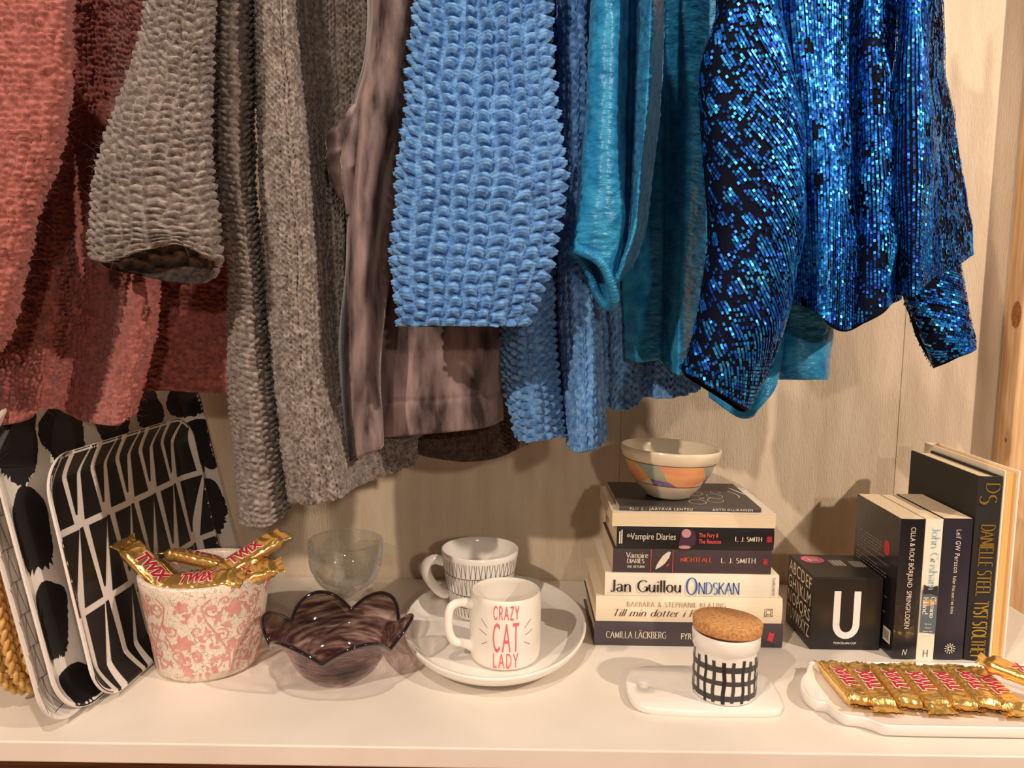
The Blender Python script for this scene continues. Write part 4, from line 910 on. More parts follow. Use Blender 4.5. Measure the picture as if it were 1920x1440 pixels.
t, L, T = stood('white_hardback', 'tall white book with its yellowed page edges outwards next to the post', 1862, 1905, 883, .170, M['cov_white'], .5435, .5615, fore=True, hard=True, pages=M['page_old'])

# alphabet box
x0, x1 = .3485, .4290; y0, y1 = .211, .292; zb = float(at(1523, 1083, y0)[2])
flat('box_black', 34, 30, 30, .38)
ub = thing('alphabet_box', 'black cube gift box with a big white U and the alphabet on its side', 'box', (x0, y0, 0))
B = x1 - x0; boxobj('carton', (0, 0, 0), (B, y1 - y0, zb), M['box_black'], ub, .0008, 2); boxobj('lid_flap', (.0008, .0008, zb), (B - .0008, y1 - y0 - .0008, zb + .0005), M['box_black'], ub)
k = B / 122.; uw = .0065; cx = B * .5
up = [(cx - .0115, zb * .82), (cx - .0115, zb * .36)] + arc(cx, zb * .36, .0115, .0135, 180, 360, 18) + [(cx + .0115, zb * .36), (cx + .0115, zb * .82)]
V_, F_ = stripline(up, .0078); place('big_letter', (V_, F_), (0, -.0002, 0), XD, YD, M['whitep'], ub)
place('box_text', font_text('PORCELAIN CUP', .0024, bold=.005, align='CENTER'), (cx, -.0002, zb * .085), XD, YD, M['whitep'], ub)
for r_, s_ in enumerate(('ABCDEF', 'GHIJKLM', 'NOPQRS', 'TUVWXYZ')):
    tx = font_text(s_, .0150, xs=.78, spacing=1.1); wd = tx[0][:, 0].max(); place('alphabet_row', (tx[0] * np.array([.072 / wd, 1]), tx[1]), (0, y1 - y0 - .0045, zb - .0175 - r_ * .0188), (0, -1, 0), (0, 0, 1), M['ink_ivory'], ub)
zl = zb + .0005
mk('round_sticker', [(.022 + .0135 * math.cos(q), .062 + .013 * math.sin(q), zl + .0002) for q in np.linspace(0, 6.28, 28)[:-1]], [tuple(range(27))], M['sticker_pink'], ub, False)
mk('sticker_centre', [(.022 + .0095 * math.cos(q), .062 + .009 * math.sin(q), zl + .0004) for q in np.linspace(0, 6.28, 28)[:-1]], [tuple(range(27))], M['ink_coral'], ub, False)
place('sticker_text', merge_txt([stripline([(.016, .066), (.028, .066)], .002), stripline([(.016, .061), (.028, .061)], .002), stripline([(.016, .0565), (.028, .0565)], .002)]), (0, 0, zl), XD, (0, 1, 0), M['whitep'], ub, .0006)
place('barcode', merge_txt([stripline([(.040 + k_ * .0016 + .0004 * (k_ % 3), .040), (.040 + k_ * .0016 + .0004 * (k_ % 3), .060)], .0008) for k_ in range(10)]), (0, 0, zl), XD, (0, 1, 0), M['whitep'], ub, .0003)
mk('price_tag', [(.062, .036, zl + .0003), (.076, .036, zl + .0003), (.0785, .040, zl + .0003), (.0785, .054, zl + .0003), (.076, .058, zl + .0003), (.062, .058, zl + .0003)], [tuple(range(6))], M['grey_tag'], ub, False)

# ================================================================== serving board with corked jar
bo = thing('serving_board', 'small white porcelain board with a hanging hole under the corked jar', 'board', (0, 0, 0))
out = [(390, 1090), (402, 1030), (435, 990), (500, 970), (600, 963), (900, 960), (1250, 968), (1420, 995), (1520, 1050), (1595, 1150), (1638, 1245), (1640, 1290), (1600, 1320), (1450, 1327), (1050, 1326), (720, 1312), (540, 1290), (450, 1245), (405, 1170)]
ZB = .0072; oc = np.array([on(1080 + x / 4.236, 1020 + y / 4.236, ZB)[:2] for x, y in out]); cc = smooth_pts(oc, 96, True)
hc = on(1080 + 532 / 4.236, 1020 + 1118 / 4.236, ZB)[:2]; cen = cc.mean(0); bo.location = (cen[0], cen[1], 0)
def ring(f, z): return [(x, y, z) for x, y in (cc - cen) * f]
hole = lambda r, z: [(hc[0] - cen[0] + r * math.cos(q), hc[1] - cen[1] + r * math.sin(q), z) for q in np.linspace(0, 2 * math.pi, 96, endpoint=False) + math.atan2(*(cc[0] - hc)[::-1])]
# order the hole points by the direction of the outline points so that the ring between them closes cleanly
dirs = np.arctan2(cc[:, 1] - hc[1], cc[:, 0] - hc[0])
def hole(r, z): return [(hc[0] - cen[0] + r * math.cos(q), hc[1] - cen[1] + r * math.sin(q), z) for q in dirs]
rgs = [hole(.0060, 0), ring(.985, 0), ring(1.0, .002), ring(1.0, ZB - .002), ring(.993, ZB - .0006), ring(.975, ZB), hole(.0072, ZB), hole(.0062, ZB - .0008), hole(.0060, ZB - .002), hole(.0060, 0)]
V = np.array(rgs).reshape(-1, 3); idx = np.arange(len(rgs) * 96).reshape(-1, 96); j = np.roll(idx, -1, 1)
mk('board_body', V, np.stack([idx[:-1], j[:-1], j[1:], idx[1:]], -1).reshape(-1, 4), M['white'], bo)
JY = .0945; jx = float(at(1357, 1290, JY)[0]); ctop = float(at(1359, 1160, JY)[2]); HJ = ctop - ZB - .011
jar = thing('corked_jar', 'small white jar with black painted grid and a round cork lid', 'jar', (jx, JY, ZB + .0002))
RJ = .0312
lathe('jar_body', [(0, .001), (RJ - .004, 0), (RJ - .001, .001), (RJ, .004), (RJ, HJ - .017), (RJ + .0004, HJ - .0155), (RJ + .0020, HJ - .0140), (RJ + .0022, HJ - .002), (RJ + .001, HJ), (RJ - .001, HJ), (RJ - .0018, HJ - .004), (RJ - .003, .006), (0, .005)], M['white'], jar, 80)
cl = lathe('cork_lid', [(0, -.007), (RJ - .0035, -.007), (RJ - .003, 0), (RJ + .0020, .0005), (RJ + .0026, .002), (RJ + .0030, .010), (RJ + .0018, .0118), (0, .012)], M['cork'], jar, 64); cl.location = (.0004, 0, HJ - .0005); cl.rotation_euler = (math.radians(-3.5), math.radians(3.0), 0); cl['label'] = 'round cork lid'
jf = cyl_fn(RJ, 0); g = np.random.default_rng(5); gz_ = HJ - .020
flat('grid_black', 34, 32, 32, .3); flat('grid_grey', 62, 60, 60, .3)
for zc, wd in ((gz_ * .80, .0058), (gz_ * .50, .0046), (gz_ * .175, .0056)):
    mapped('brush_band', stripline([(x, zc + .0006 * math.sin(x * 90 + zc * 900)) for x in np.linspace(-.096, .096, 80)], wd), jf, M['grid_grey'], jar, .006)
for i in range(21):
    x = -.094 + i * .0094 + g.uniform(-.0008, .0008); lift = .0004
    mapped('brush_stroke', stripline([(x + .0006 * math.sin(z * 200 + i), z) for z in np.linspace(g.uniform(.0015, .005), gz_ + g.uniform(-.002, .0035), 8)], g.uniform(.0030, .0040)), (lambda x_, y_: tuple(np.array(jf(x_, y_)) * np.array([1.004, 1.004, 1]))), M['grid_black'] if i % 2 else M['grid_grey'], jar, .006)

# ================================================================== scalloped dish with wrapped bars
sd = thing('scalloped_dish', 'long white scalloped porcelain dish with a row of gold wrapped bars', 'dish', (0, 0, 0))
ZR = .0125
lp = [(1536, 1238), (1516, 1244), (1511, 1258), (1502, 1270), (1500, 1285), (1508, 1300), (1528, 1313), (1548, 1317), (1562, 1328), (1584, 1340), (1612, 1344), (1634, 1350), (1660, 1359), (1700, 1361), (1800, 1363)]
L1 = np.array([on(u, v, ZR)[:2] for u, v in lp]); XC = .560; Rr = L1[::-1].copy(); Rr[:, 0] = 2 * XC - Rr[:, 0]
bk0, bk1 = L1[0], Rr[-1]
oc = np.concatenate([L1, Rr, [[XC + .09, bk0[1] + .001], [XC, bk0[1] + .0015], [XC - .09, bk0[1] + .001]]]); cc = smooth_pts(oc, 180, True); cen = np.array([XC, (oc[:, 1].min() + oc[:, 1].max()) / 2]); sd.location = (cen[0], cen[1], 0)
d0 = cc - cen
def inset(d):
    T = np.roll(cc, -2, 0) - np.roll(cc, 2, 0); T /= np.linalg.norm(T, axis=1, keepdims=True); n = np.stack([-T[:, 1], T[:, 0]], 1); sg = 1 if (n * d0).sum() < 0 else -1; q = d0 + n * d * sg
    for _ in range(int(d / .0012) if d > .006 else 0): q = (np.roll(q, 1, 0) + 2 * q + np.roll(q, -1, 0)) / 4
    return q
rgs = [np.c_[d0 * .0, np.full(180, .001)], np.c_[inset(.004), np.full(180, 0.)], np.c_[inset(.001), np.full(180, .0025)], np.c_[d0, np.full(180, ZR - .0015)], np.c_[inset(.001), np.full(180, ZR)], np.c_[inset(.003), np.full(180, ZR - .0002)], np.c_[inset(.005), np.full(180, ZR - .003)], np.c_[inset(.010), np.full(180, .0052)], np.c_[inset(.014), np.full(180, .0045)], np.c_[d0 * 0, np.full(180, .0045)]]
V = np.array(rgs).reshape(-1, 3); idx = np.arange(len(rgs) * 180).reshape(-1, 180); j = np.roll(idx, -1, 1)
mk('dish_body', V, np.stack([idx[:-1], j[:-1], j[1:], idx[1:]], -1).reshape(-1, 4), M['white'], sd)
names = ['at the free end of the row on the scalloped dish', 'second from the free end on the scalloped dish', 'third from the free end on the scalloped dish', 'fourth from the free end on the scalloped dish', 'fifth from the free end on the scalloped dish', 'sixth from the free end on the scalloped dish', 'seventh from the free end, under a loose bar']
ends = [((1545, 1236), (1622, 1326)), ((1597, 1240), (1668, 1335)), ((1640, 1238), (1718, 1335)), ((1690, 1243), (1773, 1336)), ((1733, 1243), (1822, 1337)), ((1775, 1240), (1868, 1337)), ((1818, 1252), (1915, 1338))]
for i, ((ua, va), (ub_, vb)) in enumerate(ends):
    zc = .0052 + .0006 * (i % 2); a_ = on(ub_, vb, zc + BT * .6); b_ = on(ua, va, zc + BT * .6); m = (a_ + b_) / 2; d_ = (b_ - a_); d_[2] = 0; d_ /= np.linalg.norm(d_)
    m[2] = zc; q = aim((0, 0, 0), (d_[0], d_[1], 0), (.10, -.04, .07, -.08, .05, .09, -.05)[i])
    bar('gold wrapped chocolate bar ' + names[i], Vector(m), q, 31 + i, 'gold bars laid in a row on the scalloped dish')
m = on(1935, 1270, .030); bar('gold wrapped chocolate bar lying crosswise on top of the row', Vector((m[0], m[1], .0215)), aim((0, 0, 0), (-.75, .65, .12)), 39, 'gold bars laid in a row on the scalloped dish')

# ================================================================== clothes on the rail above the frame
def rowz(v, *ps): return [(p[0], p[2] if len(p) > 2 else v, p[1]) for p in ps]     # (u, depth[, v])
TOP = -300
def up(row, du=0): return [(u + du, v + TOP, y) for u, v, y in row]
def tubular(rows, hd, n=10):
    """closed sleeve from rows of (left u, right u, v, depth): a flattened round section"""
    out = []
    for (ul, ur, v, y) in rows:
        r = []
        for k in range(n):
            a = 2 * math.pi * k / n; c, s_ = math.cos(a), math.sin(a); sq = math.copysign(abs(s_) ** .8, s_)
            r.append(((ul + ur) / 2 - c * (ur - ul) / 2, v, y - hd * sq))
        out.append(r)
    return out

# ---- rust mohair cardigan
rc = thing('rust_cardigan', 'rust red fuzzy mohair cardigan hanging over the trays', 'cardigan', tuple(at(120, 400, .08)[:2]) + (.30,))
rc.location = (0, 0, 0)
r0 = rowz(0, (-110, .09), (50, .09), (140, .115), (190, .135), (228, .10), (262, .055), (300, .09))
body = [r0, rowz(200, (-110, .09), (50, .085), (140, .115), (195, .135), (238, .10), (275, .06), (312, .10)),
        rowz(400, (-110, .08), (30, .07), (95, .055), (150, .095), (200, .115), (255, .065), (300, .085)),
        rowz(600, (-110, .065), (30, .05), (95, .045), (135, .08), (190, .095), (255, .05), (298, .075)),
        [(-110, 806, .06), (20, 795, .055), (75, 770, .05), (112, 768, .08), (150, 788, .088), (215, 797, .048), (258, 774, .062)]]
body = [[(u, v, y + .022) for u, v, y in r] for r in body[:3]] + [[(u, v, y + .012) for u, v, y in body[3]]] + body[4:]; body = [up(body[0])] + body
o, P, N, s_, t_ = cloth('front_panel', body, M['rust'], rc, .0014, 'purl', .0066, .0050, .0034, seed=1, wild=2.2, wob=(.0016, .008), ret=True); fuzz(P, N, M['fuzz_rust'], o, 5200, .009, 1)
o, P, N, s_, t_ = cloth('back_panel', [rowz(TOP, (220, .17), (300, .165), (380, .165), (470, .17)), rowz(0, (220, .17), (300, .165), (380, .165), (470, .17)), rowz(400, (230, .17), (310, .16), (390, .165), (470, .17)), [(235, 735, .17), (310, 733, .158), (390, 737, .16), (470, 735, .17)]],
                        M['rust'], rc, .0015, 'purl', .0066, .0050, .0034, seed=2, wild=2.2, wob=(.0016, .008), ret=True); fuzz(P, N, M['fuzz_rust'], o, 1800, .008, 2)
o, P, N, s_, t_ = cloth('sleeve', tubular([(-150, 138, TOP, .01), (-150, 140, 0, .01), (-155, 134, 160, .008), (-165, 112, 300, .006), (-180, 78, 390, .004), (-200, 58, 470, .002), (-220, 30, 595, .0), (-230, 5, 660, .0)], .034),
                        M['rust'], rc, .0014, 'purl', .0070, .0054, .0036, closed=True, seed=3, wild=2.2, wob=(.0016, .009), ret=True); fuzz(P, N, M['fuzz_rust'], o, 4200, .009, 3)

# ---- grey wool cardigan
gc = thing('grey_cardigan', 'long grey-brown wool cardigan with a wide loose sleeve and ribbed front band', 'cardigan')
n = 10
srow = tubular([(262, 420, TOP, .03), (276, 404, 0, .025), (246, 398, 130, .022), (208, 396, 230, .018), (182, 398, 320, .016), (172, 408, 420, .015)], .036)
hem = []
for k in range(n):
    a = 2 * math.pi * k / n; c, s2 = math.cos(a), math.sin(a); u = 293 - c * 123
    vf = np.interp(u, [170, 205, 250, 330, 375, 416], [482, 497, 474, 458, 476, 492]); vb = np.interp(u, [170, 190, 240, 300, 360, 395, 416], [482, 500, 513, 521, 537, 528, 492])
    hem.append((u, vf if s2 > .05 else (vb if s2 < -.05 else (vf + vb) / 2), .015 - .036 * math.copysign(abs(s2) ** .8, s2)))
srow.append(hem)
o, P, N, s_, t_ = cloth('sleeve', srow, M['grey'], gc, .0009, 'garter', .0112, .0070, .0056, closed=True, seed=4, wild=1.9, wob=(.0015, .05), ret=True); fuzz(P, N, M['fuzz_grey'], o, 2600, .007, 4)
colm = [rowz(TOP, (370, .11), (395, .075), (430, .06), (468, .075), (478, .11)), rowz(0, (372, .11), (392, .075), (428, .06), (468, .075), (478, .11)), rowz(300, (388, .11), (402, .08), (432, .062), (465, .075), (478, .11)), rowz(500, (425, .11), (432, .08), (458, .062), (482, .075), (494, .11)),
        rowz(700, (428, .11), (436, .08), (468, .06), (498, .075), (512, .11)), [(450, 978, .11), (458, 984, .078), (492, 990, .06), (528, 972, .075), (542, 955, .11)]]
o, P, N, s_, t_ = cloth('side_panel', colm, M['grey'], gc, .0011, 'garter', .0095, .0062, .0042, wild=1.9, seed=5, wob=(.0012, .03), ret=True); fuzz(P, N, M['fuzz_grey'], o, 1500, .007, 5)
band = [rowz(0, (480, .10), (488, .062), (518, .05), (545, .06), (556, .10), (590, .155), (650, .175), (710, .18), (790, .19)), rowz(150, (483, .10), (492, .062), (524, .05), (558, .06), (568, .10), (600, .155), (655, .175), (715, .18), (790, .19)),
        rowz(450, (496, .10), (506, .062), (545, .05), (584, .06), (594, .10), (620, .15), (665, .172), (720, .18), (790, .19)), rowz(700, (512, .10), (522, .062), (560, .05), (600, .058), (612, .09), (635, .13), (675, .165), (725, .18), (790, .19)),
        [(540, 936, .10), (552, 944, .062), (595, 946, .05), (638, 934, .056), (652, 922, .08), (668, 912, .115), (700, 900, .15), (745, 884, .175), (784, 868, .19)]]
band = [up(band[0])] + band
o, P, N, s_, t_ = cloth('front_band', band, M['grey'], gc, .0011, 'rib', .0064, .0058, .0060, seed=6, wob=(.001, .03), ret=True); fuzz(P, N, M['fuzz_grey'], o, 2200, .007, 6)
bp = [rowz(TOP, (540, .215), (640, .22), (740, .22), (850, .22), (930, .215), (1000, .225)), rowz(0, (540, .215), (640, .22), (740, .22), (850, .22), (930, .215), (1000, .225)), rowz(500, (600, .215), (660, .22), (740, .22), (850, .21), (930, .215), (1000, .225)),
      [(760, 838, .225), (786, 852, .205), (830, 862, .198), (880, 866, .205), (935, 858, .195), (988, 834, .22)]]
cloth('back_panel', bp, M['brown'], gc, .0013, 'v', .0062, .0054, .0032, seed=7, wob=(.001, .03))

# ---- mauve velvet top
vt = thing('velvet_top', 'grey-mauve crushed velvet top between the grey and blue knits', 'top')
sa = [rowz(0, (690, .15), (697, .115), (725, .095), (770, .095), (815, .13)), rowz(110, (684, .15), (690, .115), (720, .092), (762, .098), (800, .135)), rowz(210, (660, .15), (672, .11), (708, .09), (745, .10), (785, .14)),
      rowz(420, (652, .15), (660, .105), (688, .085), (716, .105), (748, .155)), rowz(650, (638, .15), (646, .105), (680, .082), (706, .10), (716, .15)), [(646, 867, .145), (652, 866, .105), (688, 851, .082), (712, 838, .098), (718, 820, .14)]]
sa = [up(sa[0])] + sa
drape = lambda a, b: (lambda s, t, W, H: .0016 * np.sin(s / W * 9 + t * 14) + .0012 * (vnoise(s / .012, t / .05, 3) - .5))
cloth('side_front', sa, M['velvet'], vt, .0025, seed=8, wob=(.002, .05), extra=drape(0, 0), rim=.002)
def hemline(s, t, W, H): return .0016 * np.sin(s / W * 10 + t * 9) + .003 * (vnoise(s / .02, t / .07, 4) - .5) - .0016 * np.exp(-((t - (H - .034)) / .0016) ** 2) + .0008 * (t > H - .034)
pb = [rowz(0, (740, .165), (800, .15), (860, .145), (920, .15), (960, .17)), rowz(400, (700, .165), (770, .15), (840, .135), (910, .145), (955, .17)), rowz(620, (700, .165), (770, .15), (850, .128), (915, .138), (945, .165)), [(706, 820, .165), (760, 817, .148), (850, 810, .125), (910, 802, .132), (944, 786, .165)]]
pb = [up(pb[0])] + pb
cloth('body_panel', pb, M['velvet'], vt, .0022, seed=9, wob=(.002, .05), extra=hemline, rim=.002)
cloth('back_hem', [rowz(700, (650, .185), (700, .19), (750, .19), (800, .185)), [(652, 868, .185), (705, 860, .192), (755, 838, .192), (800, 812, .185)]], M['velvet'], vt, .003, seed=10, rim=.002)
cloth('lining', [rowz(700, (700, .176), (740, .178), (800, .176)), [(700, 842, .176), (745, 834, .178), (800, 812, .176)]], M['lining'], vt, .003, seed=11, rim=.001)
# rolled armhole edge
rl = [at(u, v, y) for u, v, y in ((668, 200, .128), (648, 235, .118), (631, 262, .112), (629, 300, .112), (637, 340, .114), (648, 372, .12), (656, 392, .13))]
rp_ = smooth_pts(rl, 40); Vt, Ft = tube(rp_, np.interp(np.linspace(0, 1, 40), [0, .3, .7, 1], [.004, .010, .0085, .003]) * (1 + .08 * np.sin(np.arange(40) * 1.1)), 12, False, .8); mk('armhole_roll', Vt, Ft, M['velvet'], vt)
rl = [at(u, v, y) for u, v, y in ((690, 190, .118), (668, 240, .108), (654, 300, .106), (656, 350, .108), (664, 400, .112))]
Vt, Ft = tube(smooth_pts(rl, 30), .008, 10, False, .8); mk('armhole_roll', Vt, Ft, M['velvet'], vt)

# ---- blue chunky cardigan
bc = thing('blue_cardigan', 'sky blue chunky knit cardigan with broad bobbled sleeve', 'cardigan')
slv = tubular([(782, 1026, TOP, .05), (780, 1028, 0, .05), (768, 1036, 120, .05), (762, 1044, 220, .048), (750, 1058, 310, .046), (740, 1048, 410, .046), (738, 1026, 510, .046), (747, 988, 612, .048)], .034, 12)
cloth('sleeve', slv, M['blue'], bc, .0009, 'moss', .0152, .0108, .0092, closed=True, wild=.95, seed=12, wob=(.001, .05), rim=.006)
bb = [rowz(0, (930, .17), (965, .125), (1005, .115), (1032, .15), (1042, .18), (1052, .14), (1074, .10), (1098, .11), (1112, .15)), rowz(400, (930, .17), (965, .125), (1005, .115), (1034, .15), (1046, .18), (1053, .14), (1078, .10), (1106, .11), (1120, .15)),
      rowz(600, (938, .16), (962, .12), (1002, .105), (1035, .14), (1049, .17), (1056, .13), (1082, .095), (1112, .105), (1124, .15)), rowz(720, (944, .15), (968, .115), (1010, .10), (1042, .13), (1056, .16), (1062, .125), (1088, .09), (1118, .10), (1130, .15)),
      [(968, 818, .15), (984, 829, .112), (1024, 826, .098), (1052, 818, .12), (1066, 820, .145), (1072, 842, .12), (1092, 849, .088), (1118, 840, .098), (1133, 826, .14)]]
bb = [up(bb[0])] + bb
cloth('front_panel', [r[:5] for r in bb], M['blue'], bc, .0011, 'moss', .0125, .0084, .0064, seed=13, wob=(.001, .04), rim=.006)
cloth('front_band', [r[4:] for r in bb], M['blue'], bc, .0011, 'rib', .0088, .0088, .0066, seed=25, wob=(.001, .04), rim=.006)
bk = [rowz(0, (1090, .215), (1120, .20), (1150, .185), (1185, .19), (1202, .215), (1235, .205), (1275, .20), (1330, .215)), rowz(500, (1105, .215), (1128, .20), (1158, .178), (1188, .19), (1202, .215), (1235, .20), (1275, .198), (1330, .215)),
      [(1118, 752, .215), (1135, 764, .195), (1162, 770, .178), (1190, 764, .19), (1204, 746, .215), (1240, 748, .20), (1275, 744, .198), (1318, 730, .215)]]
bk = [[(u, v, y + .035) for u, v, y in r] for r in bk]; bk = [up(bk[0])] + bk
cloth('back_panel', bk, M['blue'], bc, .0013, 'rib', .0092, .0090, .0066, seed=14, wob=(.001, .04), rim=.006)

# ---- teal blouse
tb = thing('teal_blouse', 'shiny teal crinkled blouse with a gathered elastic cuff', 'blouse')
crk_ = lambda s, t, W, H: .0012 * (vnoise(s / .010 + 3, t / .0045, 6) - .5) + .0009 * (vnoise(s / .004, t / .0022 + s / .004, 8) - .5)
ts_ = [rowz(0, (1106, .13), (1114, .09), (1138, .075), (1160, .085), (1168, .13), (1188, .15), (1203, .11), (1220, .085), (1234, .105), (1246, .16)), rowz(200, (1096, .13), (1105, .09), (1132, .075), (1157, .085), (1165, .13), (1184, .15), (1197, .11), (1212, .085), (1224, .105), (1240, .16)),
       rowz(330, (1086, .13), (1095, .09), (1128, .072), (1162, .085), (1168, .125), (1180, .14), (1189, .11), (1199, .085), (1207, .105), (1226, .155)), rowz(420, (1074, .125), (1083, .088), (1122, .072), (1166, .085), (1170, .11), (1177, .12), (1184, .10), (1192, .085), (1198, .10), (1216, .15)),
       [(1070, 462, .12), (1080, 466, .088), (1114, 478, .075), (1140, 500, .08), (1150, 512, .09), (1156, 512, .092), (1162, 505, .088), (1172, 492, .085), (1182, 480, .10), (1196, 480, .14)],
       [(1074, 470, .12), (1084, 474, .09), (1112, 488, .08), (1130, 508, .084), (1140, 528, .088), (1146, 545, .09), (1152, 556, .092), (1158, 545, .095), (1168, 520, .105), (1186, 500, .14)]]
ts_ = [[(u, v, y - .03) for u, v, y in r] for r in ts_]
ts_ = [up(ts_[0])] + ts_
cloth('sleeve', ts_, M['teal'], tb, .0016, seed=15, wob=(.0012, .03), extra=crk_, rim=.0015)
rg = smooth_pts([at(u, v, y - .03) for u, v, y in ((1070, 466, .112), (1092, 472, .082), (1118, 486, .076), (1134, 504, .078), (1143, 526, .08), (1152, 556, .084), (1150, 572, .095), (1138, 574, .11), (1122, 556, .118), (1110, 528, .12), (1098, 500, .12), (1080, 476, .12))], 150, True)
Vt, Ft = tube(rg, .0042 * (1 + .16 * np.sin(np.arange(150) * 2 * np.pi / 2.5)), 10, True); mk('elastic_cuff', Vt, Ft, M['teal'], tb)
rg2 = rg + np.array([-.001, .006, .003]); Vi = np.concatenate([rg2, rg2 * .2 + .8 * (rg2.mean(0) + np.array([.0, .03, .02]))]); m_ = len(rg2)
mk('cuff_inside', Vi, [(i, (i + 1) % m_, m_ + (i + 1) % m_, m_ + i) for i in range(m_)] , M['teal'], tb)
bd = [rowz(0, (1150, .185), (1190, .17), (1235, .16), (1250, .175), (1280, .16), (1310, .165), (1345, .18)), rowz(300, (1150, .185), (1195, .17), (1238, .16), (1252, .175), (1285, .155), (1312, .165), (1345, .18)), rowz(500, (1165, .185), (1200, .17), (1240, .162), (1248, .172), (1275, .145), (1300, .16), (1330, .18)),
      [(1172, 672, .185), (1200, 679, .168), (1234, 676, .16), (1247, 686, .165), (1272, 704, .135), (1296, 690, .155), (1330, 640, .18)]]
bd = [[(u, v, y + .022) for u, v, y in r] for r in bd]; bd = [up(bd[0])] + bd
cloth('body_panel', bd, M['teal'], tb, .0018, seed=16, wob=(.0015, .04), extra=crk_, rim=.0015)
tl = [rowz(0, (1330, .165), (1380, .155), (1430, .15), (1470, .155), (1490, .175)), rowz(560, (1320, .165), (1380, .15), (1440, .14), (1470, .145), (1482, .17)), [(1310, 640, .165), (1375, 660, .145), (1440, 660, .13), (1466, 655, .14), (1474, 640, .165)], [(1330, 745, .16), (1385, 783, .135), (1415, 775, .115), (1448, 735, .125), (1462, 690, .16)]]
cloth('tail_panel', tl, M['teal'], tb, .0018, seed=17, wob=(.0015, .03), extra=crk_, rim=.0015)
s2_ = tubular([(1455, 1560, TOP, .165), (1460, 1560, 200, .165), (1464, 1560, 500, .165), (1466, 1561, 610, .165), (1460, 1559, 670, .163), (1464, 1554, 712, .163)], .03)
cloth('second_sleeve', s2_, M['teal'], tb, .0018, closed=True, seed=18, wob=(.002, .03), extra=crk_, rim=.0015)

# ---- sequin jacket
sj = thing('sequin_jacket', 'glittering royal blue sequin jacket with pointed front hem', 'jacket')
sq = bpy.data.materials.new('blue_sequin'); sq.use_nodes = True; N_, L_ = nodes(sq); b = N_['Principled BSDF']; b.inputs['Metallic'].default_value = .72; b.inputs['Roughness'].default_value = .34
an_ = N_.new('ShaderNodeAttribute'); an_.attribute_name = 'tint'; rp = N_.new('ShaderNodeValToRGB'); e = rp.color_ramp.elements; e[0].position = 0; e[0].color = (*S(20, 52, 150), 1); e[1].position = 1; e[1].color = (*S(130, 226, 255), 1)
for pos, c in ((.35, S(24, 96, 210)), (.75, S(44, 168, 240))): q = rp.color_ramp.elements.new(pos); q.color = (*c, 1)
L_.new(an_.outputs['Fac'], rp.inputs[0]); L_.new(rp.outputs[0], b.inputs['Base Color'])
def sequins(P, N, s, t, parent, ang=0., pitch=.0027, ln=.0026, seed=0, dens=None, tilt=.22):
    """rows of small plates sewn along lines on the cloth, each at its own slight tilt"""
    g = np.random.default_rng(seed); H, Wd = s.max(), t.max(); nr, nc = s.shape; ca, sa_ = math.cos(ang), math.sin(ang)
    R = math.hypot(H, Wd); A, B_ = np.meshgrid(np.arange(-R, R, pitch), np.arange(-R, R, ln * 1.06)); A = A + 0 * B_; B_ = B_ + (np.round(A / pitch) % 2) * ln * .5
    x = (A * ca + B_ * sa_).ravel(); y = (-A * sa_ + B_ * ca).ravel(); k = (x > 0) & (x < H) & (y > 0) & (y < Wd); x, y, a_, b2 = x[k], y[k], A.ravel()[k], B_.ravel()[k]
    if dens is not None:
        k = dens(x / H, y / Wd, a_, b2, g); x, y, a_, b2 = x[k], y[k], a_[k], b2[k]
    i = np.clip((y / Wd * (nr - 1)), 0, nr - 2); j = np.clip((x / H * (nc - 1)), 0, nc - 2); i0, j0 = i.astype(int), j.astype(int); fi, fj = (i - i0)[:, None], (j - j0)[:, None]
    bl = lambda Z: (Z[i0, j0] * (1 - fi) + Z[i0 + 1, j0] * fi) * (1 - fj) + (Z[i0, j0 + 1] * (1 - fi) + Z[i0 + 1, j0 + 1] * fi) * fj
    c = bl(P); n = bl(N); du = P[i0, j0 + 1] - P[i0, j0]; dv = P[i0 + 1, j0] - P[i0, j0]; du /= np.linalg.norm(du, axis=1, keepdims=True) + 1e-9; dv /= np.linalg.norm(dv, axis=1, keepdims=True) + 1e-9
    rowi = np.round(a_ / pitch); rn = (hashn(rowi, np.floor(b2 / .035), seed + 7) - .5) + .6 * (vnoise(rowi * .9, b2 / .02, seed + 9) - .5)
    n = n + tilt * .62 * g.normal(size=n.shape) + du * (rn * .55)[:, None]; n /= np.linalg.norm(n, axis=1, keepdims=True); ld = du * sa_ + dv * ca; wdv = np.cross(ld, n); wdv /= np.linalg.norm(wdv, axis=1, keepdims=True); ld = np.cross(n, wdv)
    c = c + n * .0012; hw, hl = pitch * .37, ln * .50
    V = np.stack([c - wdv * hw - ld * hl, c + wdv * hw - ld * hl, c + wdv * hw + ld * hl, c - wdv * hw + ld * hl], 1).reshape(-1, 3); F = np.arange(len(c) * 4).reshape(-1, 4)
    o = mk('sequins', V, F, sq, parent, smooth=False, kind='stuff'); v = np.repeat(np.clip(g.random(len(c)) ** 1.2 * .55 + .35 * hashn(rowi, np.floor(b2 / .03), seed) + .25 * (vnoise(a_ / .010, b2 / .02, seed) - .4), 0, 1), 4)
    at2 = o.data.attributes.new('tint', 'FLOAT', 'POINT'); at2.data.foreach_set('value', v.astype(np.float32))
def dashed(x, y, a, b, g):                           # sparse dashes on the dark outer strip of the sleeve, dense towards the arm
    da = (np.mod(a, .0162) < .0082) & (np.mod(b + .011 * (np.floor(a / .0162) % 2), .024) < .0125); dens = np.interp(x, [0, .06, .20, .34, .42, .5, 1], [.10, .08, .30, .88, .97, .97, .3])
    return da & (x < .40) | (g.random(len(x)) < dens)
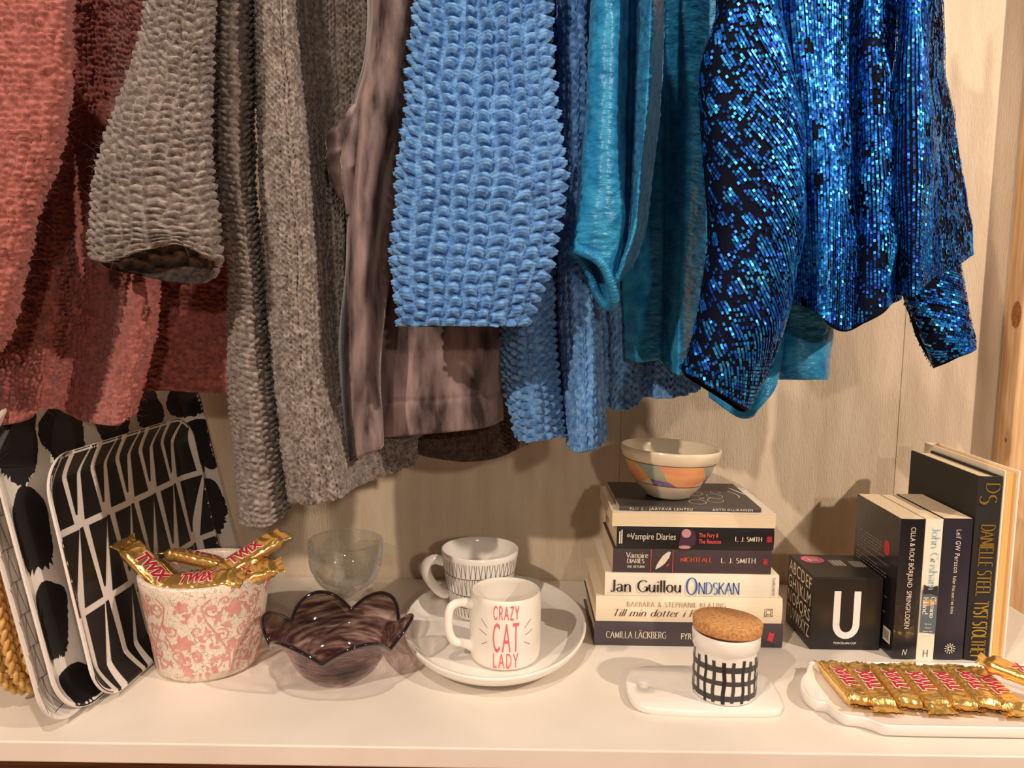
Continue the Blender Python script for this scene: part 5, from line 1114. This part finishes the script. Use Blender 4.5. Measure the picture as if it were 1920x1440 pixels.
def patchy(thr, soft=.30):                                     # blocks of missing plates, sparser towards one side
    return lambda x, y, a, b, g: (hashn(np.floor(a / .0081), np.floor(b / .0156 + .5 * (np.floor(a / .0081) % 2)), 3) < thr(x, y)) & (g.random(len(x)) < .97) | (g.random(len(x)) < soft)
ss = tubular([(1350, 1455, TOP, .045), (1345, 1462, 0, .045), (1314, 1480, 110, .043), (1314, 1500, 220, .04), (1325, 1510, 340, .038), (1328, 1506, 450, .036), (1312, 1482, 570, .034), (1292, 1450, 660, .032)], .034, 10)
hemr = [(u + .0, v, y) for (u, v, y) in tubular([(1276, 1398, 730, .032)], .03, 10)[0]]; hemr = [(u, 692 + (u - 1276) * .64 + (8 if y > .032 else 0), y) for u, v, y in hemr]; ss.append(hemr)
o, P, N, s_, t_ = cloth('sleeve', ss, M['sequin_base'], sj, .0025, closed=True, seed=19, wob=(.0025, .04), rim=.002, ret=True)
sequins(P, N, s_, t_, o, ang=.55, seed=1, dens=dashed)
pleat = lambda s, t, W, H: .0022 * np.sin(s / .019 + 1.2 * np.sin(t / .06)) + .002 * (vnoise(s / .02, t / .05, 12) - .5)
bf_ = [rowz(0, (1410, .13), (1440, .10), (1480, .08), (1530, .078), (1575, .085), (1600, .10), (1614, .14)), rowz(250, (1440, .13), (1470, .10), (1505, .08), (1545, .074), (1580, .082), (1604, .10), (1618, .14)), rowz(450, (1450, .13), (1478, .10), (1510, .08), (1550, .07), (1590, .08), (1615, .10), (1630, .14)),
       [(1452, 585, .13), (1478, 572, .10), (1512, 578, .08), (1550, 602, .068), (1586, 622, .078), (1622, 604, .098), (1640, 594, .14)]]
bf_ = [up(bf_[0])] + bf_
o, P, N, s_, t_ = cloth('front_panel', bf_, M['sequin_base'], sj, .0025, seed=20, wob=(.002, .04), extra=pleat, rim=.002, ret=True); sequins(P, N, s_, t_, o, seed=2, dens=patchy(lambda x, y: np.interp(x, [0, .2, .8, 1], [.85, .97, .97, .85])))
pk = [rowz(40, (1602, .115), (1612, .092), (1636, .08), (1662, .088), (1676, .12)), rowz(250, (1606, .115), (1614, .092), (1642, .08), (1668, .088), (1680, .12)), rowz(450, (1608, .11), (1618, .088), (1646, .078), (1676, .085), (1688, .12)), [(1592, 622, .11), (1612, 612, .086), (1648, 592, .076), (1678, 572, .084), (1690, 562, .12)]]
pk = [[(u + 2, TOP, y) for u, v, y in pk[0]]] + pk
o, P, N, s_, t_ = cloth('placket', pk, M['sequin_base'], sj, .0025, seed=21, wob=(.003, .03), extra=pleat, rim=.002, ret=True); sequins(P, N, s_, t_, o, seed=3, dens=patchy(lambda x, y:   .72 + 0 * x), tilt=.3)
rf = [rowz(0, (1684, .125), (1694, .09), (1716, .078), (1742, .09), (1754, .115), (1764, .15)), rowz(150, (1676, .125), (1688, .09), (1716, .076), (1744, .09), (1760, .115), (1772, .15)), rowz(350, (1674, .12), (1686, .088), (1718, .074), (1748, .09), (1776, .115), (1806, .15)),
      [(1684, 548, .12), (1700, 556, .088), (1716, 558, .074), (1746, 528, .09), (1784, 502, .115), (1826, 478, .15)]]
rf = [[(u, TOP, y) for u, v, y in rf[0]]] + rf
o, P, N, s_, t_ = cloth('side_panel', rf, M['sequin_base'], sj, .0025, seed=22, wob=(.002, .03), extra=pleat, rim=.002, ret=True); sequins(P, N, s_, t_, o, seed=4, dens=patchy(lambda x, y: np.interp(x, [0, .5, .6, 1], [.97, .97, .65, .5])))
cs = tubular([(1690, 1800, 420, .165), (1688, 1802, 490, .165), (1694, 1812, 560, .163), (1718, 1822, 620, .16)], .026, 10); hr = tubular([(1752, 1828, 670, .158)], .022, 10)[0]; cs.append([(u, 690 - (u - 1752) * .44, y) for u, v, y in hr])
o, P, N, s_, t_ = cloth('second_sleeve', cs, M['sequin_base'], sj, .0025, closed=True, seed=23, wob=(.003, .03), rim=.002, ret=True); sequins(P, N, s_, t_, o, ang=1.35, seed=5, dens=patchy(lambda x, y: np.interp(x, [0, .15, .25, .45, .5, 1], [.4, .35, .85, .9, .6, .3])))
